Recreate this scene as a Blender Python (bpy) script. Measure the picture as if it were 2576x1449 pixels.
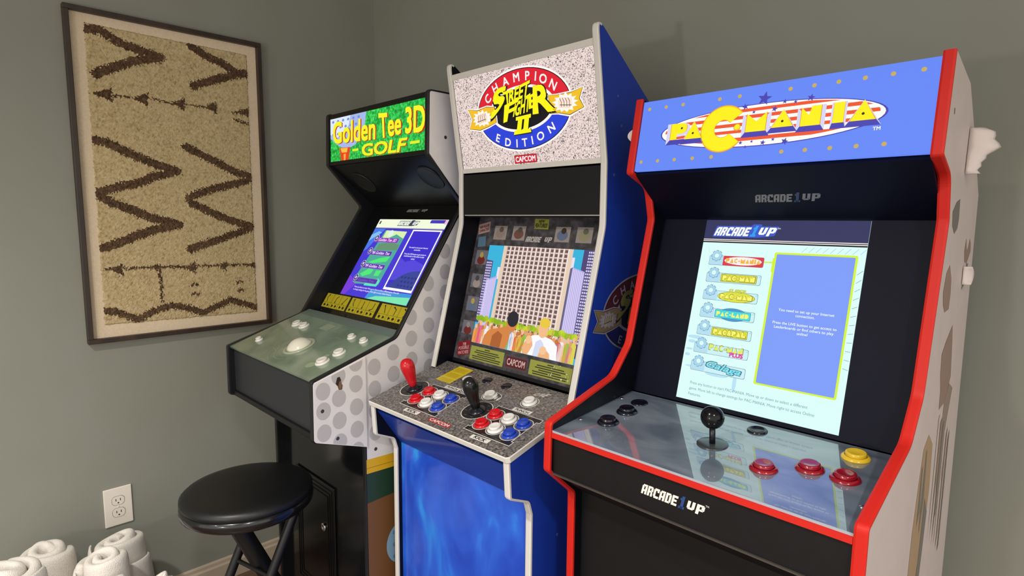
import bpy, bmesh, math, random
import numpy as np
from mathutils import Vector, Matrix

for _o in list(bpy.data.objects):
    bpy.data.objects.remove(_o)
random.seed(7)
scene = bpy.context.scene
COL = scene.collection

# ------------------------------------------------------------------ camera
cam_d = bpy.data.cameras.new('camera')
cam = bpy.data.objects.new('camera', cam_d)
COL.objects.link(cam)
cam_d.sensor_width = 36.0
cam_d.sensor_fit = 'HORIZONTAL'
cam_d.lens = 1484.8 * 36.0 / 2576.0
cam_d.clip_start = 0.02
_yaw, _pitch, _roll = math.radians(-45.385), math.radians(6.665), math.radians(0.352)
_f = Vector((math.sin(_yaw) * math.cos(_pitch), math.cos(_yaw) * math.cos(_pitch), -math.sin(_pitch)))
_r = Vector((math.cos(_yaw), -math.sin(_yaw), 0))
_u = _r.cross(_f)
_r2 = _r * math.cos(_roll) + _u * math.sin(_roll)
_u2 = -_r * math.sin(_roll) + _u * math.cos(_roll)
_m = Matrix((_r2, _u2, -_f)).transposed().to_4x4()
_m.translation = Vector((2.2446, -1.3935, 1.3563))
cam.matrix_world = _m
scene.camera = cam

# ------------------------------------------------------------------ world, lamps, exposure
world = bpy.data.worlds.new('world')
scene.world = world
world.use_nodes = True
world.node_tree.nodes['Background'].inputs[0].default_value = (1.0, 0.965, 0.91, 1)
world.node_tree.nodes['Background'].inputs[1].default_value = 1.4  # even fill light added to brighten the walls
scene.view_settings.view_transform = 'Standard'
scene.view_settings.look = 'None'
scene.view_settings.exposure = 0.0
scene.view_settings.gamma = 1.0
scene.view_settings.use_curve_mapping = False


def downlight(x, y, power, r=0.06, color=(1.0, 0.955, 0.905), deg=146):
    """recessed ceiling can: a wide soft cone"""
    l = bpy.data.lights.new('downlight', 'SPOT')
    l.shadow_soft_size = r
    l.energy = power
    l.color = color
    l.spot_size = math.radians(deg)
    l.spot_blend = 1.0
    o = bpy.data.objects.new('downlight', l)
    COL.objects.link(o)
    o.location = (x, y, 2.43)
    return o


def table_lamp(x, y, z, power, r=0.05, color=(1.0, 0.94, 0.87)):
    l = bpy.data.lights.new('table_lamp', 'POINT')
    l.shadow_soft_size = r
    l.energy = power
    l.color = color
    o = bpy.data.objects.new('table_lamp', l)
    COL.objects.link(o)
    o.location = (x, y, z)
    return o


downlight(1.45, -2.05, 205)
downlight(3.05, -1.75, 190)
downlight(1.3, -3.5, 100)
downlight(3.2, -3.5, 100)
table_lamp(1.75, -2.75, 1.15, 26)


# ------------------------------------------------------------------ colour and materials
def lin(c):
    if isinstance(c, str):
        c = [int(c[i:i + 2], 16) / 255 for i in (0, 2, 4)]
        c = [v / 12.92 if v <= 0.04045 else ((v + 0.055) / 1.055) ** 2.4 for v in c]
    return (c[0], c[1], c[2], 1.0)


MATS = {}


def new_mat(name):
    m = bpy.data.materials.new(name)
    m.use_nodes = True
    nt = m.node_tree
    b = nt.nodes.get('Principled BSDF')
    return m, nt, b


def mat(name, color, rough=0.5, metal=0.0, coat=0.0, coat_rough=0.05, coat_ior=1.5, spec=0.5, noise=None, bump=None, sheen=0.0):
    """noise=(scale, amount) varies the colour; bump=(scale, strength, distance) gives fine relief."""
    if name in MATS:
        return MATS[name]
    m, nt, b = new_mat(name)
    col = lin(color)
    b.inputs['Base Color'].default_value = col
    b.inputs['Roughness'].default_value = rough
    b.inputs['Metallic'].default_value = metal
    b.inputs['Specular IOR Level'].default_value = spec
    b.inputs['Coat Weight'].default_value = coat
    b.inputs['Coat Roughness'].default_value = coat_rough
    b.inputs['Coat IOR'].default_value = coat_ior
    b.inputs['Sheen Weight'].default_value = sheen
    tc = nt.nodes.new('ShaderNodeTexCoord')
    if noise:
        n = nt.nodes.new('ShaderNodeTexNoise')
        n.inputs['Scale'].default_value = noise[0]
        n.inputs['Detail'].default_value = 4
        nt.links.new(tc.outputs['Object'], n.inputs['Vector'])
        r = nt.nodes.new('ShaderNodeValToRGB')
        a = noise[1]
        r.color_ramp.elements[0].position = 0.3
        r.color_ramp.elements[1].position = 0.7
        r.color_ramp.elements[0].color = tuple(max(0, v * (1 - a)) for v in col[:3]) + (1,)
        r.color_ramp.elements[1].color = tuple(min(1, v * (1 + a)) for v in col[:3]) + (1,)
        nt.links.new(n.outputs['Fac'], r.inputs['Fac'])
        nt.links.new(r.outputs['Color'], b.inputs['Base Color'])
    if bump:
        n2 = nt.nodes.new('ShaderNodeTexNoise')
        n2.inputs['Scale'].default_value = bump[0]
        n2.inputs['Detail'].default_value = 3
        nt.links.new(tc.outputs['Object'], n2.inputs['Vector'])
        bp = nt.nodes.new('ShaderNodeBump')
        bp.inputs['Strength'].default_value = bump[1]
        bp.inputs['Distance'].default_value = bump[2]
        nt.links.new(n2.outputs['Fac'], bp.inputs['Height'])
        nt.links.new(bp.outputs['Normal'], b.inputs['Normal'])
    MATS[name] = m
    return m


def ramp_mat(name, stops, scale, rough=0.5, detail=6, emit=None, coat=0.0, coat_rough=0.05, coat_ior=1.5, stretch=(1, 1, 1), distortion=0.0, ntype='noise', rot=(0, 0, 0), lacun=2.0, spec=0.5):
    """multi-colour noise pattern; emit = strength makes it a back-lit print."""
    if name in MATS:
        return MATS[name]
    m, nt, b = new_mat(name)
    tc = nt.nodes.new('ShaderNodeTexCoord')
    mp = nt.nodes.new('ShaderNodeMapping')
    mp.inputs['Scale'].default_value = stretch
    mp.inputs['Rotation'].default_value = rot
    nt.links.new(tc.outputs['Object'], mp.inputs['Vector'])
    n = nt.nodes.new('ShaderNodeTexNoise')
    n.inputs['Scale'].default_value = scale
    n.inputs['Detail'].default_value = detail
    n.inputs['Distortion'].default_value = distortion
    nt.links.new(mp.outputs['Vector'], n.inputs['Vector'])
    r = nt.nodes.new('ShaderNodeValToRGB')
    els = r.color_ramp.elements
    while len(els) < len(stops):
        els.new(0.5)
    for e, (p, c) in zip(els, stops):
        e.position = p
        e.color = lin(c)
    nt.links.new(n.outputs['Fac'], r.inputs['Fac'])
    b.inputs['Roughness'].default_value = rough
    b.inputs['Specular IOR Level'].default_value = spec
    b.inputs['Coat Weight'].default_value = coat
    b.inputs['Coat Roughness'].default_value = coat_rough
    b.inputs['Coat IOR'].default_value = coat_ior
    if emit:
        b.inputs['Base Color'].default_value = (0.02, 0.02, 0.02, 1)
        b.inputs['Specular IOR Level'].default_value = 0.1
        nt.links.new(r.outputs['Color'], b.inputs['Emission Color'])
        b.inputs['Emission Strength'].default_value = emit
    else:
        nt.links.new(r.outputs['Color'], b.inputs['Base Color'])
    MATS[name] = m
    return m


EM = {}


def E(color, s=1.0):
    """back-lit print or display pixel of one colour"""
    key = (str(color), s)
    if key in EM:
        return EM[key]
    m, nt, b = new_mat('lit_' + str(color))
    b.inputs['Base Color'].default_value = (0.015, 0.015, 0.018, 1)
    b.inputs['Roughness'].default_value = 0.5
    b.inputs['Specular IOR Level'].default_value = 0.1
    b.inputs['Emission Color'].default_value = lin(color)
    b.inputs['Emission Strength'].default_value = s
    EM[key] = m
    return m


def P(color, rough=0.45, coat=0.0):
    return mat('print_%s_%s' % (color, rough), color, rough=rough, coat=coat)


# ------------------------------------------------------------------ object helpers
def link(o, parent=None):
    COL.objects.link(o)
    if parent is not None:
        o.parent = parent
    return o


def tag(o, label=None, cat=None, group=None, kind=None):
    if label:
        o['label'] = label
    if cat:
        o['category'] = cat
    if group:
        o['group'] = group
    if kind:
        o['kind'] = kind
    return o


def empty(name, loc, label, cat, group=None):
    o = bpy.data.objects.new(name, None)
    o.location = loc
    o.empty_display_size = 0.05
    link(o)
    return tag(o, label, cat, group)


def mesh_obj(name, verts, faces, mats, parent=None, fmat=None, smooth=False, org=None):
    """verts are world coordinates; children keep world placement because parents only translate."""
    me = bpy.data.meshes.new(name)
    off = Vector((0, 0, 0))
    if parent is not None:
        off = world_loc(parent)
    if org is None:
        org = off
    org = Vector(org)
    me.from_pydata([tuple(Vector(v) - org) for v in verts], [], faces)
    if not isinstance(mats, (list, tuple)):
        mats = [mats]
    for m in mats:
        me.materials.append(m)
    if fmat is not None:
        me.polygons.foreach_set('material_index', fmat)
    if smooth:
        me.polygons.foreach_set('use_smooth', [True] * len(me.polygons))
    me.update()
    o = bpy.data.objects.new(name, me)
    o.location = org - off
    link(o, parent)
    return o


def world_loc(o):
    v = Vector((0, 0, 0))
    while o is not None:
        v += o.location
        o = o.parent
    return v


def box_geo(x0, x1, y0, y1, z0, z1):
    v = [(x0, y0, z0), (x1, y0, z0), (x1, y1, z0), (x0, y1, z0), (x0, y0, z1), (x1, y0, z1), (x1, y1, z1), (x0, y1, z1)]
    f = [(3, 2, 1, 0), (4, 5, 6, 7), (0, 1, 5, 4), (1, 2, 6, 5), (2, 3, 7, 6), (3, 0, 4, 7)]
    return v, f


def bevel(o, w=0.003, seg=2):
    m = o.modifiers.new('bevel', 'BEVEL')
    m.width = w
    m.segments = seg
    m.limit_method = 'ANGLE'
    return o


def box(name, b, m, parent=None, bev=0.0):
    v, f = box_geo(*b)
    o = mesh_obj(name, v, f, m, parent)
    if bev:
        bevel(o, bev)
    return o


def fillet(pts, seg=6):
    """pts = (a, b[, radius]); rounds the corners of an open polyline"""
    out = []
    n = len(pts)
    for i, p in enumerate(pts):
        r = p[2] if len(p) > 2 else 0
        if r == 0 or i in (0, n - 1):
            out.append((p[0], p[1]))
            continue
        a = Vector(pts[i - 1][:2]) - Vector(p[:2])
        c = Vector(pts[i + 1][:2]) - Vector(p[:2])
        la, lc = a.length, c.length
        a.normalize()
        c.normalize()
        ang = a.angle(c)
        t = min(r / math.tan(ang / 2), la * 0.48, lc * 0.48)
        p0 = Vector(p[:2]) + a * t
        p2 = Vector(p[:2]) + c * t
        q = Vector(p[:2])
        for k in range(seg + 1):
            s = k / seg
            v = p0 * (1 - s) ** 2 + q * 2 * s * (1 - s) + p2 * s * s
            out.append((v.x, v.y))
    return out


class Cab:
    """cabinet frame: w to the right, u towards the player, z up"""

    def __init__(self, X, Y, w):
        self.X, self.Y, self.w = X, Y, w

    def p(self, w, u, z):
        return (self.X + w, self.Y - u, z)

    def prism(self, name, prof, w0, w1, mats, parent, left=0, right=0, edge=0, bev=0):
        n = len(prof)
        v = [self.p(w0, *q) for q in prof] + [self.p(w1, *q) for q in prof]
        area = sum(prof[i][0] * prof[(i + 1) % n][1] - prof[(i + 1) % n][0] * prof[i][1] for i in range(n))
        idx = list(range(n))
        # local (u,z) seen from -w side; u is -y
        f = []
        fm = []
        if area > 0:
            f.append(tuple(idx[::1]))
            f.append(tuple(i + n for i in idx[::-1]))
        else:
            f.append(tuple(idx[::-1]))
            f.append(tuple(i + n for i in idx))
        fm += [left, right]
        for i in range(n):
            j = (i + 1) % n
            q = (i, i + n, j + n, j) if area > 0 else (i, j, j + n, i + n)
            f.append(q)
            fm.append(edge)
        o = mesh_obj(name, v, f, mats, parent, fm)
        if bev:
            bevel(o, bev)
        return o

    def trim(self, name, line, w0, w1, m, parent, proud=0.0012, inner=0.004):
        """T-moulding pressed along an open edge polyline"""
        n = len(line)
        nor = []
        for i in range(n):
            a = Vector(line[max(0, i - 1)])
            b = Vector(line[min(n - 1, i + 1)])
            d = (b - a).normalized()
            nor.append(Vector((-d.y, d.x)))
        sec = [(w0 - 0.0004, -inner), (w0 - 0.0004, 0.0), (w0 + 0.0025, proud), (w1 - 0.0025, proud), (w1 + 0.0004, 0.0), (w1 + 0.0004, -inner)]
        v = []
        for i in range(n):
            for w, h in sec:
                q = Vector(line[i]) + nor[i] * h
                v.append(self.p(w, q.x, q.y))
        k = len(sec)
        f = []
        for i in range(n - 1):
            for j in range(k):
                jj = (j + 1) % k
                f.append((i * k + j, i * k + jj, (i + 1) * k + jj, (i + 1) * k + j))
        f.append(tuple(range(k)))
        f.append(tuple((n - 1) * k + j for j in range(k))[::-1])
        o = mesh_obj(name, v, f, m, parent)
        return o

    def plane(self, A, B, h=0.0):
        """frame on the ruled surface through profile points A (top) and B (bottom)"""
        A = Vector(A)
        B = Vector(B)
        d = (B - A).normalized()
        n = Vector((-d.y, d.x))
        o = A + n * h
        return Frame(self.p(0, o.x, o.y), (1, 0, 0), (0, -d.x, d.y), (0, -n.x, n.y))

    def side(self, w, sign):
        """frame on a vertical side face; x axis = -u for the right side so print reads from outside"""
        return Frame(self.p(w, 0, 0), (0, sign, 0), (0, 0, -1), (sign, 0, 0))


class Frame:
    """x right, y DOWN, n out of the surface"""

    def __init__(self, o, ex, ey, n):
        self.o, self.ex, self.ey, self.n = Vector(o), Vector(ex), Vector(ey), Vector(n)

    def at(self, x, y, h=0.0):
        return self.o + self.ex * x + self.ey * y + self.n * h

    def slab(self, name, x0, x1, y0, y1, m, parent, t=0.006, h=0.0, bev=0.0):
        v = [self.at(x, y, k) for k in (h - t, h) for x, y in ((x0, y0), (x1, y0), (x1, y1), (x0, y1))]
        f = [(0, 1, 2, 3), (7, 6, 5, 4), (0, 4, 5, 1), (1, 5, 6, 2), (2, 6, 7, 3), (3, 7, 4, 0)]
        o = mesh_obj(name, v, f, m, parent)
        if bev:
            bevel(o, bev)
        return o

    def lathe(self, name, x, y, prof, m, parent, seg=24, h=0.0, tilt=None):
        """prof = [(radius, height)] from the deck upwards"""
        c = self.at(x, y, h)
        ax = self.n
        if tilt is not None:
            ax = (self.n + self.ex * tilt[0] + self.ey * tilt[1]).normalized()
        e1 = self.ex - ax * self.ex.dot(ax)
        e1.normalize()
        e2 = ax.cross(e1)
        v, f = [], []
        for r, z in prof:
            for k in range(seg):
                a = 2 * math.pi * k / seg
                v.append(c + ax * z + (e1 * math.cos(a) + e2 * math.sin(a)) * max(r, 1e-5))
        n = len(prof)
        for i in range(n - 1):
            for k in range(seg):
                kk = (k + 1) % seg
                f.append((i * seg + k, i * seg + kk, (i + 1) * seg + kk, (i + 1) * seg + k))
        f.append(tuple(range(seg))[::-1])
        f.append(tuple((n - 1) * seg + k for k in range(seg)))
        o = mesh_obj(name, v, f, m, parent, org=c, smooth=True)
        return o


_TX = {}


def text_geo(s, bold=0.0, shear=0.0):
    key = (s, bold, shear)
    if key in _TX:
        return _TX[key]
    cu = bpy.data.curves.new('t', 'FONT')
    cu.body = s
    cu.size = 1.0
    cu.dimensions = '2D'
    cu.fill_mode = 'FRONT'
    cu.resolution_u = 3
    cu.offset = bold
    cu.shear = shear
    cu.space_line = 1.0
    ob = bpy.data.objects.new('t', cu)
    COL.objects.link(ob)
    dg = bpy.context.evaluated_depsgraph_get()
    me = bpy.data.meshes.new_from_object(ob.evaluated_get(dg))
    v = [(q.co.x, q.co.y) for q in me.vertices]
    f = [tuple(q.vertices) for q in me.polygons]
    bpy.data.objects.remove(ob)
    bpy.data.curves.remove(cu)
    bpy.data.meshes.remove(me)
    xs = [q[0] for q in v]
    ys = [q[1] for q in v]
    bb = (min(xs), max(xs), min(ys), max(ys))
    _TX[key] = (v, f, bb)
    return _TX[key]


class Art:
    """flat print: polygons on a Frame, stacked in hair-thin layers"""

    def __init__(self, fr, base=0.0003, step=0.00025):
        self.fr, self.base, self.step = fr, base, step
        self.v, self.f, self.fm, self.mats = [], [], [], []

    def mi(self, m):
        if m not in self.mats:
            self.mats.append(m)
        return self.mats.index(m)

    def poly(self, pts, m, layer=0):
        a = sum(pts[i][0] * pts[(i + 1) % len(pts)][1] - pts[(i + 1) % len(pts)][0] * pts[i][1] for i in range(len(pts)))
        if a > 0:
            pts = pts[::-1]
        h = self.base + self.step * layer
        k = len(self.v)
        self.v += [self.fr.at(x, y, h) for x, y in pts]
        self.f.append(tuple(range(k, k + len(pts))))
        self.fm.append(self.mi(m))

    def rect(self, x0, x1, y0, y1, m, layer=0, r=0.0):
        if r:
            pts = []
            for cx, cy, a0 in ((x1 - r, y0 + r, -90), (x1 - r, y1 - r, 0), (x0 + r, y1 - r, 90), (x0 + r, y0 + r, 180)):
                for k in range(5):
                    a = math.radians(a0 + 22.5 * k)
                    pts.append((cx + r * math.cos(a), cy + r * math.sin(a)))
            self.poly(pts, m, layer)
        else:
            self.poly([(x0, y0), (x1, y0), (x1, y1), (x0, y1)], m, layer)

    def frame(self, x0, x1, y0, y1, t, m, layer=0):
        self.rect(x0, x1, y0, y0 + t, m, layer)
        self.rect(x0, x1, y1 - t, y1, m, layer)
        self.rect(x0, x0 + t, y0 + t, y1 - t, m, layer)
        self.rect(x1 - t, x1, y0 + t, y1 - t, m, layer)

    def ell(self, cx, cy, a, b, m, layer=0, n=40, a0=0, a1=360, rot=0):
        c, s = math.cos(math.radians(rot)), math.sin(math.radians(rot))
        pts = []
        full = abs(a1 - a0) >= 360
        for k in range(n if full else n + 1):
            t = math.radians(a0 + (a1 - a0) * k / n)
            x, y = a * math.cos(t), b * math.sin(t)
            pts.append((cx + x * c - y * s, cy + x * s + y * c))
        self.poly(pts, m, layer)

    def ring(self, cx, cy, a, b, t, m, layer=0, n=40, a0=0, a1=360):
        for k in range(n):
            t0 = math.radians(a0 + (a1 - a0) * k / n)
            t1 = math.radians(a0 + (a1 - a0) * (k + 1) / n)
            self.poly([(cx + a * math.cos(t0), cy + b * math.sin(t0)), (cx + a * math.cos(t1), cy + b * math.sin(t1)),
                       (cx + (a - t) * math.cos(t1), cy + (b - t) * math.sin(t1)), (cx + (a - t) * math.cos(t0), cy + (b - t) * math.sin(t0))], m, layer)

    def line(self, pts, w, m, layer=0):
        for (x0, y0), (x1, y1) in zip(pts[:-1], pts[1:]):
            d = Vector((x1 - x0, y1 - y0))
            if d.length == 0:
                continue
            d.normalize()
            nx, ny = -d.y * w / 2, d.x * w / 2
            ex, ey = d.x * w * 0.3, d.y * w * 0.3
            self.poly([(x0 + nx - ex, y0 + ny - ey), (x1 + nx + ex, y1 + ny + ey), (x1 - nx + ex, y1 - ny + ey), (x0 - nx - ex, y0 - ny - ey)], m, layer)

    def star(self, cx, cy, r, m, layer=0, rot=0, k=0.42):
        pts = []
        for i in range(10):
            a = math.radians(rot - 90 + 36 * i)
            q = r if i % 2 == 0 else r * k
            pts.append((cx + q * math.cos(a), cy + q * math.sin(a)))
        self.poly(pts, m, layer)

    def burst(self, cx, cy, a, b, m, layer=0, n=14, k=0.72, seed=1):
        rnd = random.Random(seed)
        pts = []
        for i in range(2 * n):
            t = math.pi * i / n
            q = (1.0 if i % 2 == 0 else k) * (0.92 + 0.16 * rnd.random())
            pts.append((cx + a * q * math.cos(t), cy + b * q * math.sin(t)))
        self.poly(pts, m, layer)

    def gear(self, cx, cy, r, m, m2, layer=0):
        pts = []
        for i in range(8):
            for da, q in ((-14, r), (14, r), (18, r * 0.8), (27, r * 0.8)):
                a = math.radians(45 * i + da)
                pts.append((cx + q * math.cos(a), cy + q * math.sin(a)))
        self.poly(pts, m, layer)
        self.ell(cx, cy, r * 0.45, r * 0.45, m2, layer + 1, n=14)

    def _glyphs(self, s, shear, bold, fn, m, layer):
        """fn maps font coordinates to the surface; extra weight comes from slightly shifted copies"""
        v, f, bb = text_geo(s, 0.0, shear)
        h = self.base + self.step * layer
        mi = self.mi(m)
        b = bold * 0.8
        for ci, (dx, dy) in enumerate(((0, 0),) if bold <= 0.005 else ((-b, -b), (b, -b), (b, b), (-b, b), (0, 0))):
            k = len(self.v)
            for x, y in v:
                p = fn(x + dx, y + dy, bb)
                self.v.append(self.fr.at(p[0], p[1], h + ci * self.step * 0.15))
            for g in f:
                self.f.append(tuple(i + k for i in g))
                self.fm.append(mi)

    def quad(self, s, q, m, layer=0, bold=0.0, shear=0.0):
        """text stretched into the quad TL, TR, BR, BL"""
        def fn(x, y, bb):
            a = (x - bb[0]) / (bb[1] - bb[0])
            b = (bb[3] - y) / (bb[3] - bb[2])
            t = Vector(q[0]) * (1 - a) + Vector(q[1]) * a
            d = Vector(q[3]) * (1 - a) + Vector(q[2]) * a
            return t * (1 - b) + d * b
        self._glyphs(s, shear, bold, fn, m, layer)

    def text(self, s, x0, x1, y0, y1, m, layer=0, bold=0.0, shear=0.0):
        self.quad(s, [(x0, y0), (x1, y0), (x1, y1), (x0, y1)], m, layer, bold, shear)

    def ctext(self, s, cx, cy, h, m, layer=0, bold=0.0, shear=0.0, rot=0.0, sx=1.0, maxw=None, align='c'):
        """text of cap height h about (cx, cy)"""
        v, f, bb = text_geo(s, 0.0, shear)
        k0 = h / 0.73
        c, sn = math.cos(math.radians(rot)), math.sin(math.radians(rot))
        wd = (bb[1] - bb[0]) * k0 * sx
        if maxw and wd > maxw:
            sx *= maxw / wd
        mx = (bb[0] + bb[1]) / 2 if align == 'c' else bb[0]

        def fn(x, y, bb):
            a, b = (x - mx) * k0 * sx, -(y - 0.365) * k0
            return (cx + a * c - b * sn, cy + a * sn + b * c)
        self._glyphs(s, shear, bold, fn, m, layer)

    def build(self, name, parent):
        return mesh_obj(name, self.v, self.f, self.mats, parent, self.fm)


BLOCK = {
    'A': [(0, 1, 2.3, 8), (3.7, 1, 6, 8), (1, 0, 6, 1.6), (2.3, 4.2, 3.7, 5.6)],
    'R': [(0, 0, 2.3, 8), (2.3, 0, 5.2, 1.6), (3.7, 0.8, 6, 4), (2.3, 3.5, 5.2, 5), (3.6, 5, 5.8, 8)],
    'C': [(0, 1, 2.3, 7), (0.9, 0, 6, 1.8), (0.9, 6.2, 6, 8), (3.9, 1.8, 6, 3)],
    'D': [(0, 0, 2.3, 8), (2.3, 0, 5, 1.6), (2.3, 6.4, 5, 8), (3.7, 0.9, 6, 7.1)],
    'E': [(0, 0, 2.3, 8), (2.3, 0, 6, 1.8), (2.3, 3.2, 5.2, 4.8), (2.3, 6.2, 6, 8)],
    '1': [(0.6, 1.2, 2, 2.8), (1.8, 0, 4.4, 8), (0.4, 6.4, 5.8, 8)],
    'U': [(0, 0, 2.3, 7), (3.7, 0, 6, 7), (0.9, 6, 5.1, 8)],
    'P': [(0, 0, 2.3, 8), (2.3, 0, 5.2, 1.6), (3.7, 0.8, 6, 4.4), (2.3, 3.6, 5.2, 5.2)]}


def arcade_logo(a, x0, x1, y0, y1, m, m1, layer=0, slant=0.3, outline=None):
    """the maker's word mark in heavy block capitals: ARCADE, a raised 1, UP"""
    w = x1 - x0
    h = y1 - y0
    d = h * slant

    def cell(ch, f0, f1, ya, yb, mm, ly):
        for bx0, by0, bx1, by1 in BLOCK[ch]:
            def pt(px, py):
                yy = ya + (yb - ya) * py / 8
                return (x0 + w * (f0 + (f1 - f0) * px / 6) + d * (y1 - yy) / h, yy)
            a.poly([pt(bx0, by0), pt(bx1, by0), pt(bx1, by1), pt(bx0, by1)], mm, ly)
    if outline:
        t = h * 0.14
        a.poly([(x0 + d - t, y0 - t), (x0 + 0.57 * w + d, y0 - t), (x0 + 0.61 * w + d, y0 - 2.6 * t), (x0 + 0.74 * w + d, y0 - 2.6 * t), (x0 + 0.75 * w + d, y0 - t), (x1 + d + t, y0 - t), (x1 + t, y1 - 0.1 * h), (x0 + 0.76 * w, y1 + t), (x0 - t, y1 + t)], outline, layer)
        layer += 1
    for k, ch in enumerate('ARCADE'):
        cell(ch, 0.0 + k * 0.1, 0.0 + k * 0.1 + 0.088, y0, y1, m, layer)
    cell('1', 0.615, 0.715, y0 - h * 0.2, y1 + h * 0.04, m1, layer + 1)
    cell('U', 0.74, 0.855, y0, y1 - h * 0.2, m, layer)
    cell('P', 0.88, 1.0, y0, y1 - h * 0.05, m, layer)


def pac_word(a, word, x0, x1, y0, y1, m, layer=0, fat=0.0):
    """rounded wedge lettering used for the list of games"""
    G = {'P': ([(0, 0), (.72, 0), (.95, .12), (1, .32), (.95, .52), (.72, .64), (.42, .66), (.42, 1), (0, 1)], 1.0),
         'A': ([(.5, 0), (1, 1), (0, 1)], 1.05),
         'C': ([(.5 + .5 * math.cos(math.radians(t)), .5 + .5 * math.sin(math.radians(t))) for t in range(40, 321, 20)] + [(.72, .32), (.5, .25), (.3, .4), (.3, .6), (.5, .75), (.72, .68)], 1.0),
         'M': ([(0, 0), (.5, .42), (1, 0), (1, 1), (0, 1)], 1.15), 'N': ([(0, 0), (.42, .4), (.52, 0), (1, 0), (1, 1), (0, 1)], 1.0),
         'L': ([(0, 0), (.42, 0), (.42, .62), (1, .62), (1, 1), (0, 1)], .9), 'D': ([(0, 0), (.5, 0), (.9, .2), (1, .5), (.9, .8), (.5, 1), (0, 1)], 1.0),
         'I': ([(0, 0), (1, 0), (1, 1), (0, 1)], .45), '-': ([(0, .42), (1, .42), (1, .68), (0, .68)], .5), '&': None}
    adv = [(.9 if ch == '&' else G[ch][1]) for ch in word]
    tot = sum(adv) + .14 * (len(word) - 1)
    x = 0.0
    for ch, ad in zip(word, adv):
        def mp(px, py):
            return (x0 + (x1 - x0) * (x + ad * px) / tot, y0 + (y1 - y0) * py)
        if ch == '&':
            p0, p1 = mp(0, 0), mp(1, 1)
            a.text('&', p0[0] - fat, p1[0] + fat, p0[1] - fat, p1[1] + fat, m, layer, bold=.03)
        else:
            pts = [mp(*q) for q in G[ch][0]]
            if fat:
                cx, cy = sum(q[0] for q in pts) / len(pts), sum(q[1] for q in pts) / len(pts)
                out = []
                for q in pts:
                    v = Vector((q[0] - cx, q[1] - cy))
                    v.normalize()
                    out.append((q[0] + v.x * fat, q[1] + v.y * fat))
                pts = out
            a.poly(pts, m, layer)
        x += ad + .14


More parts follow.
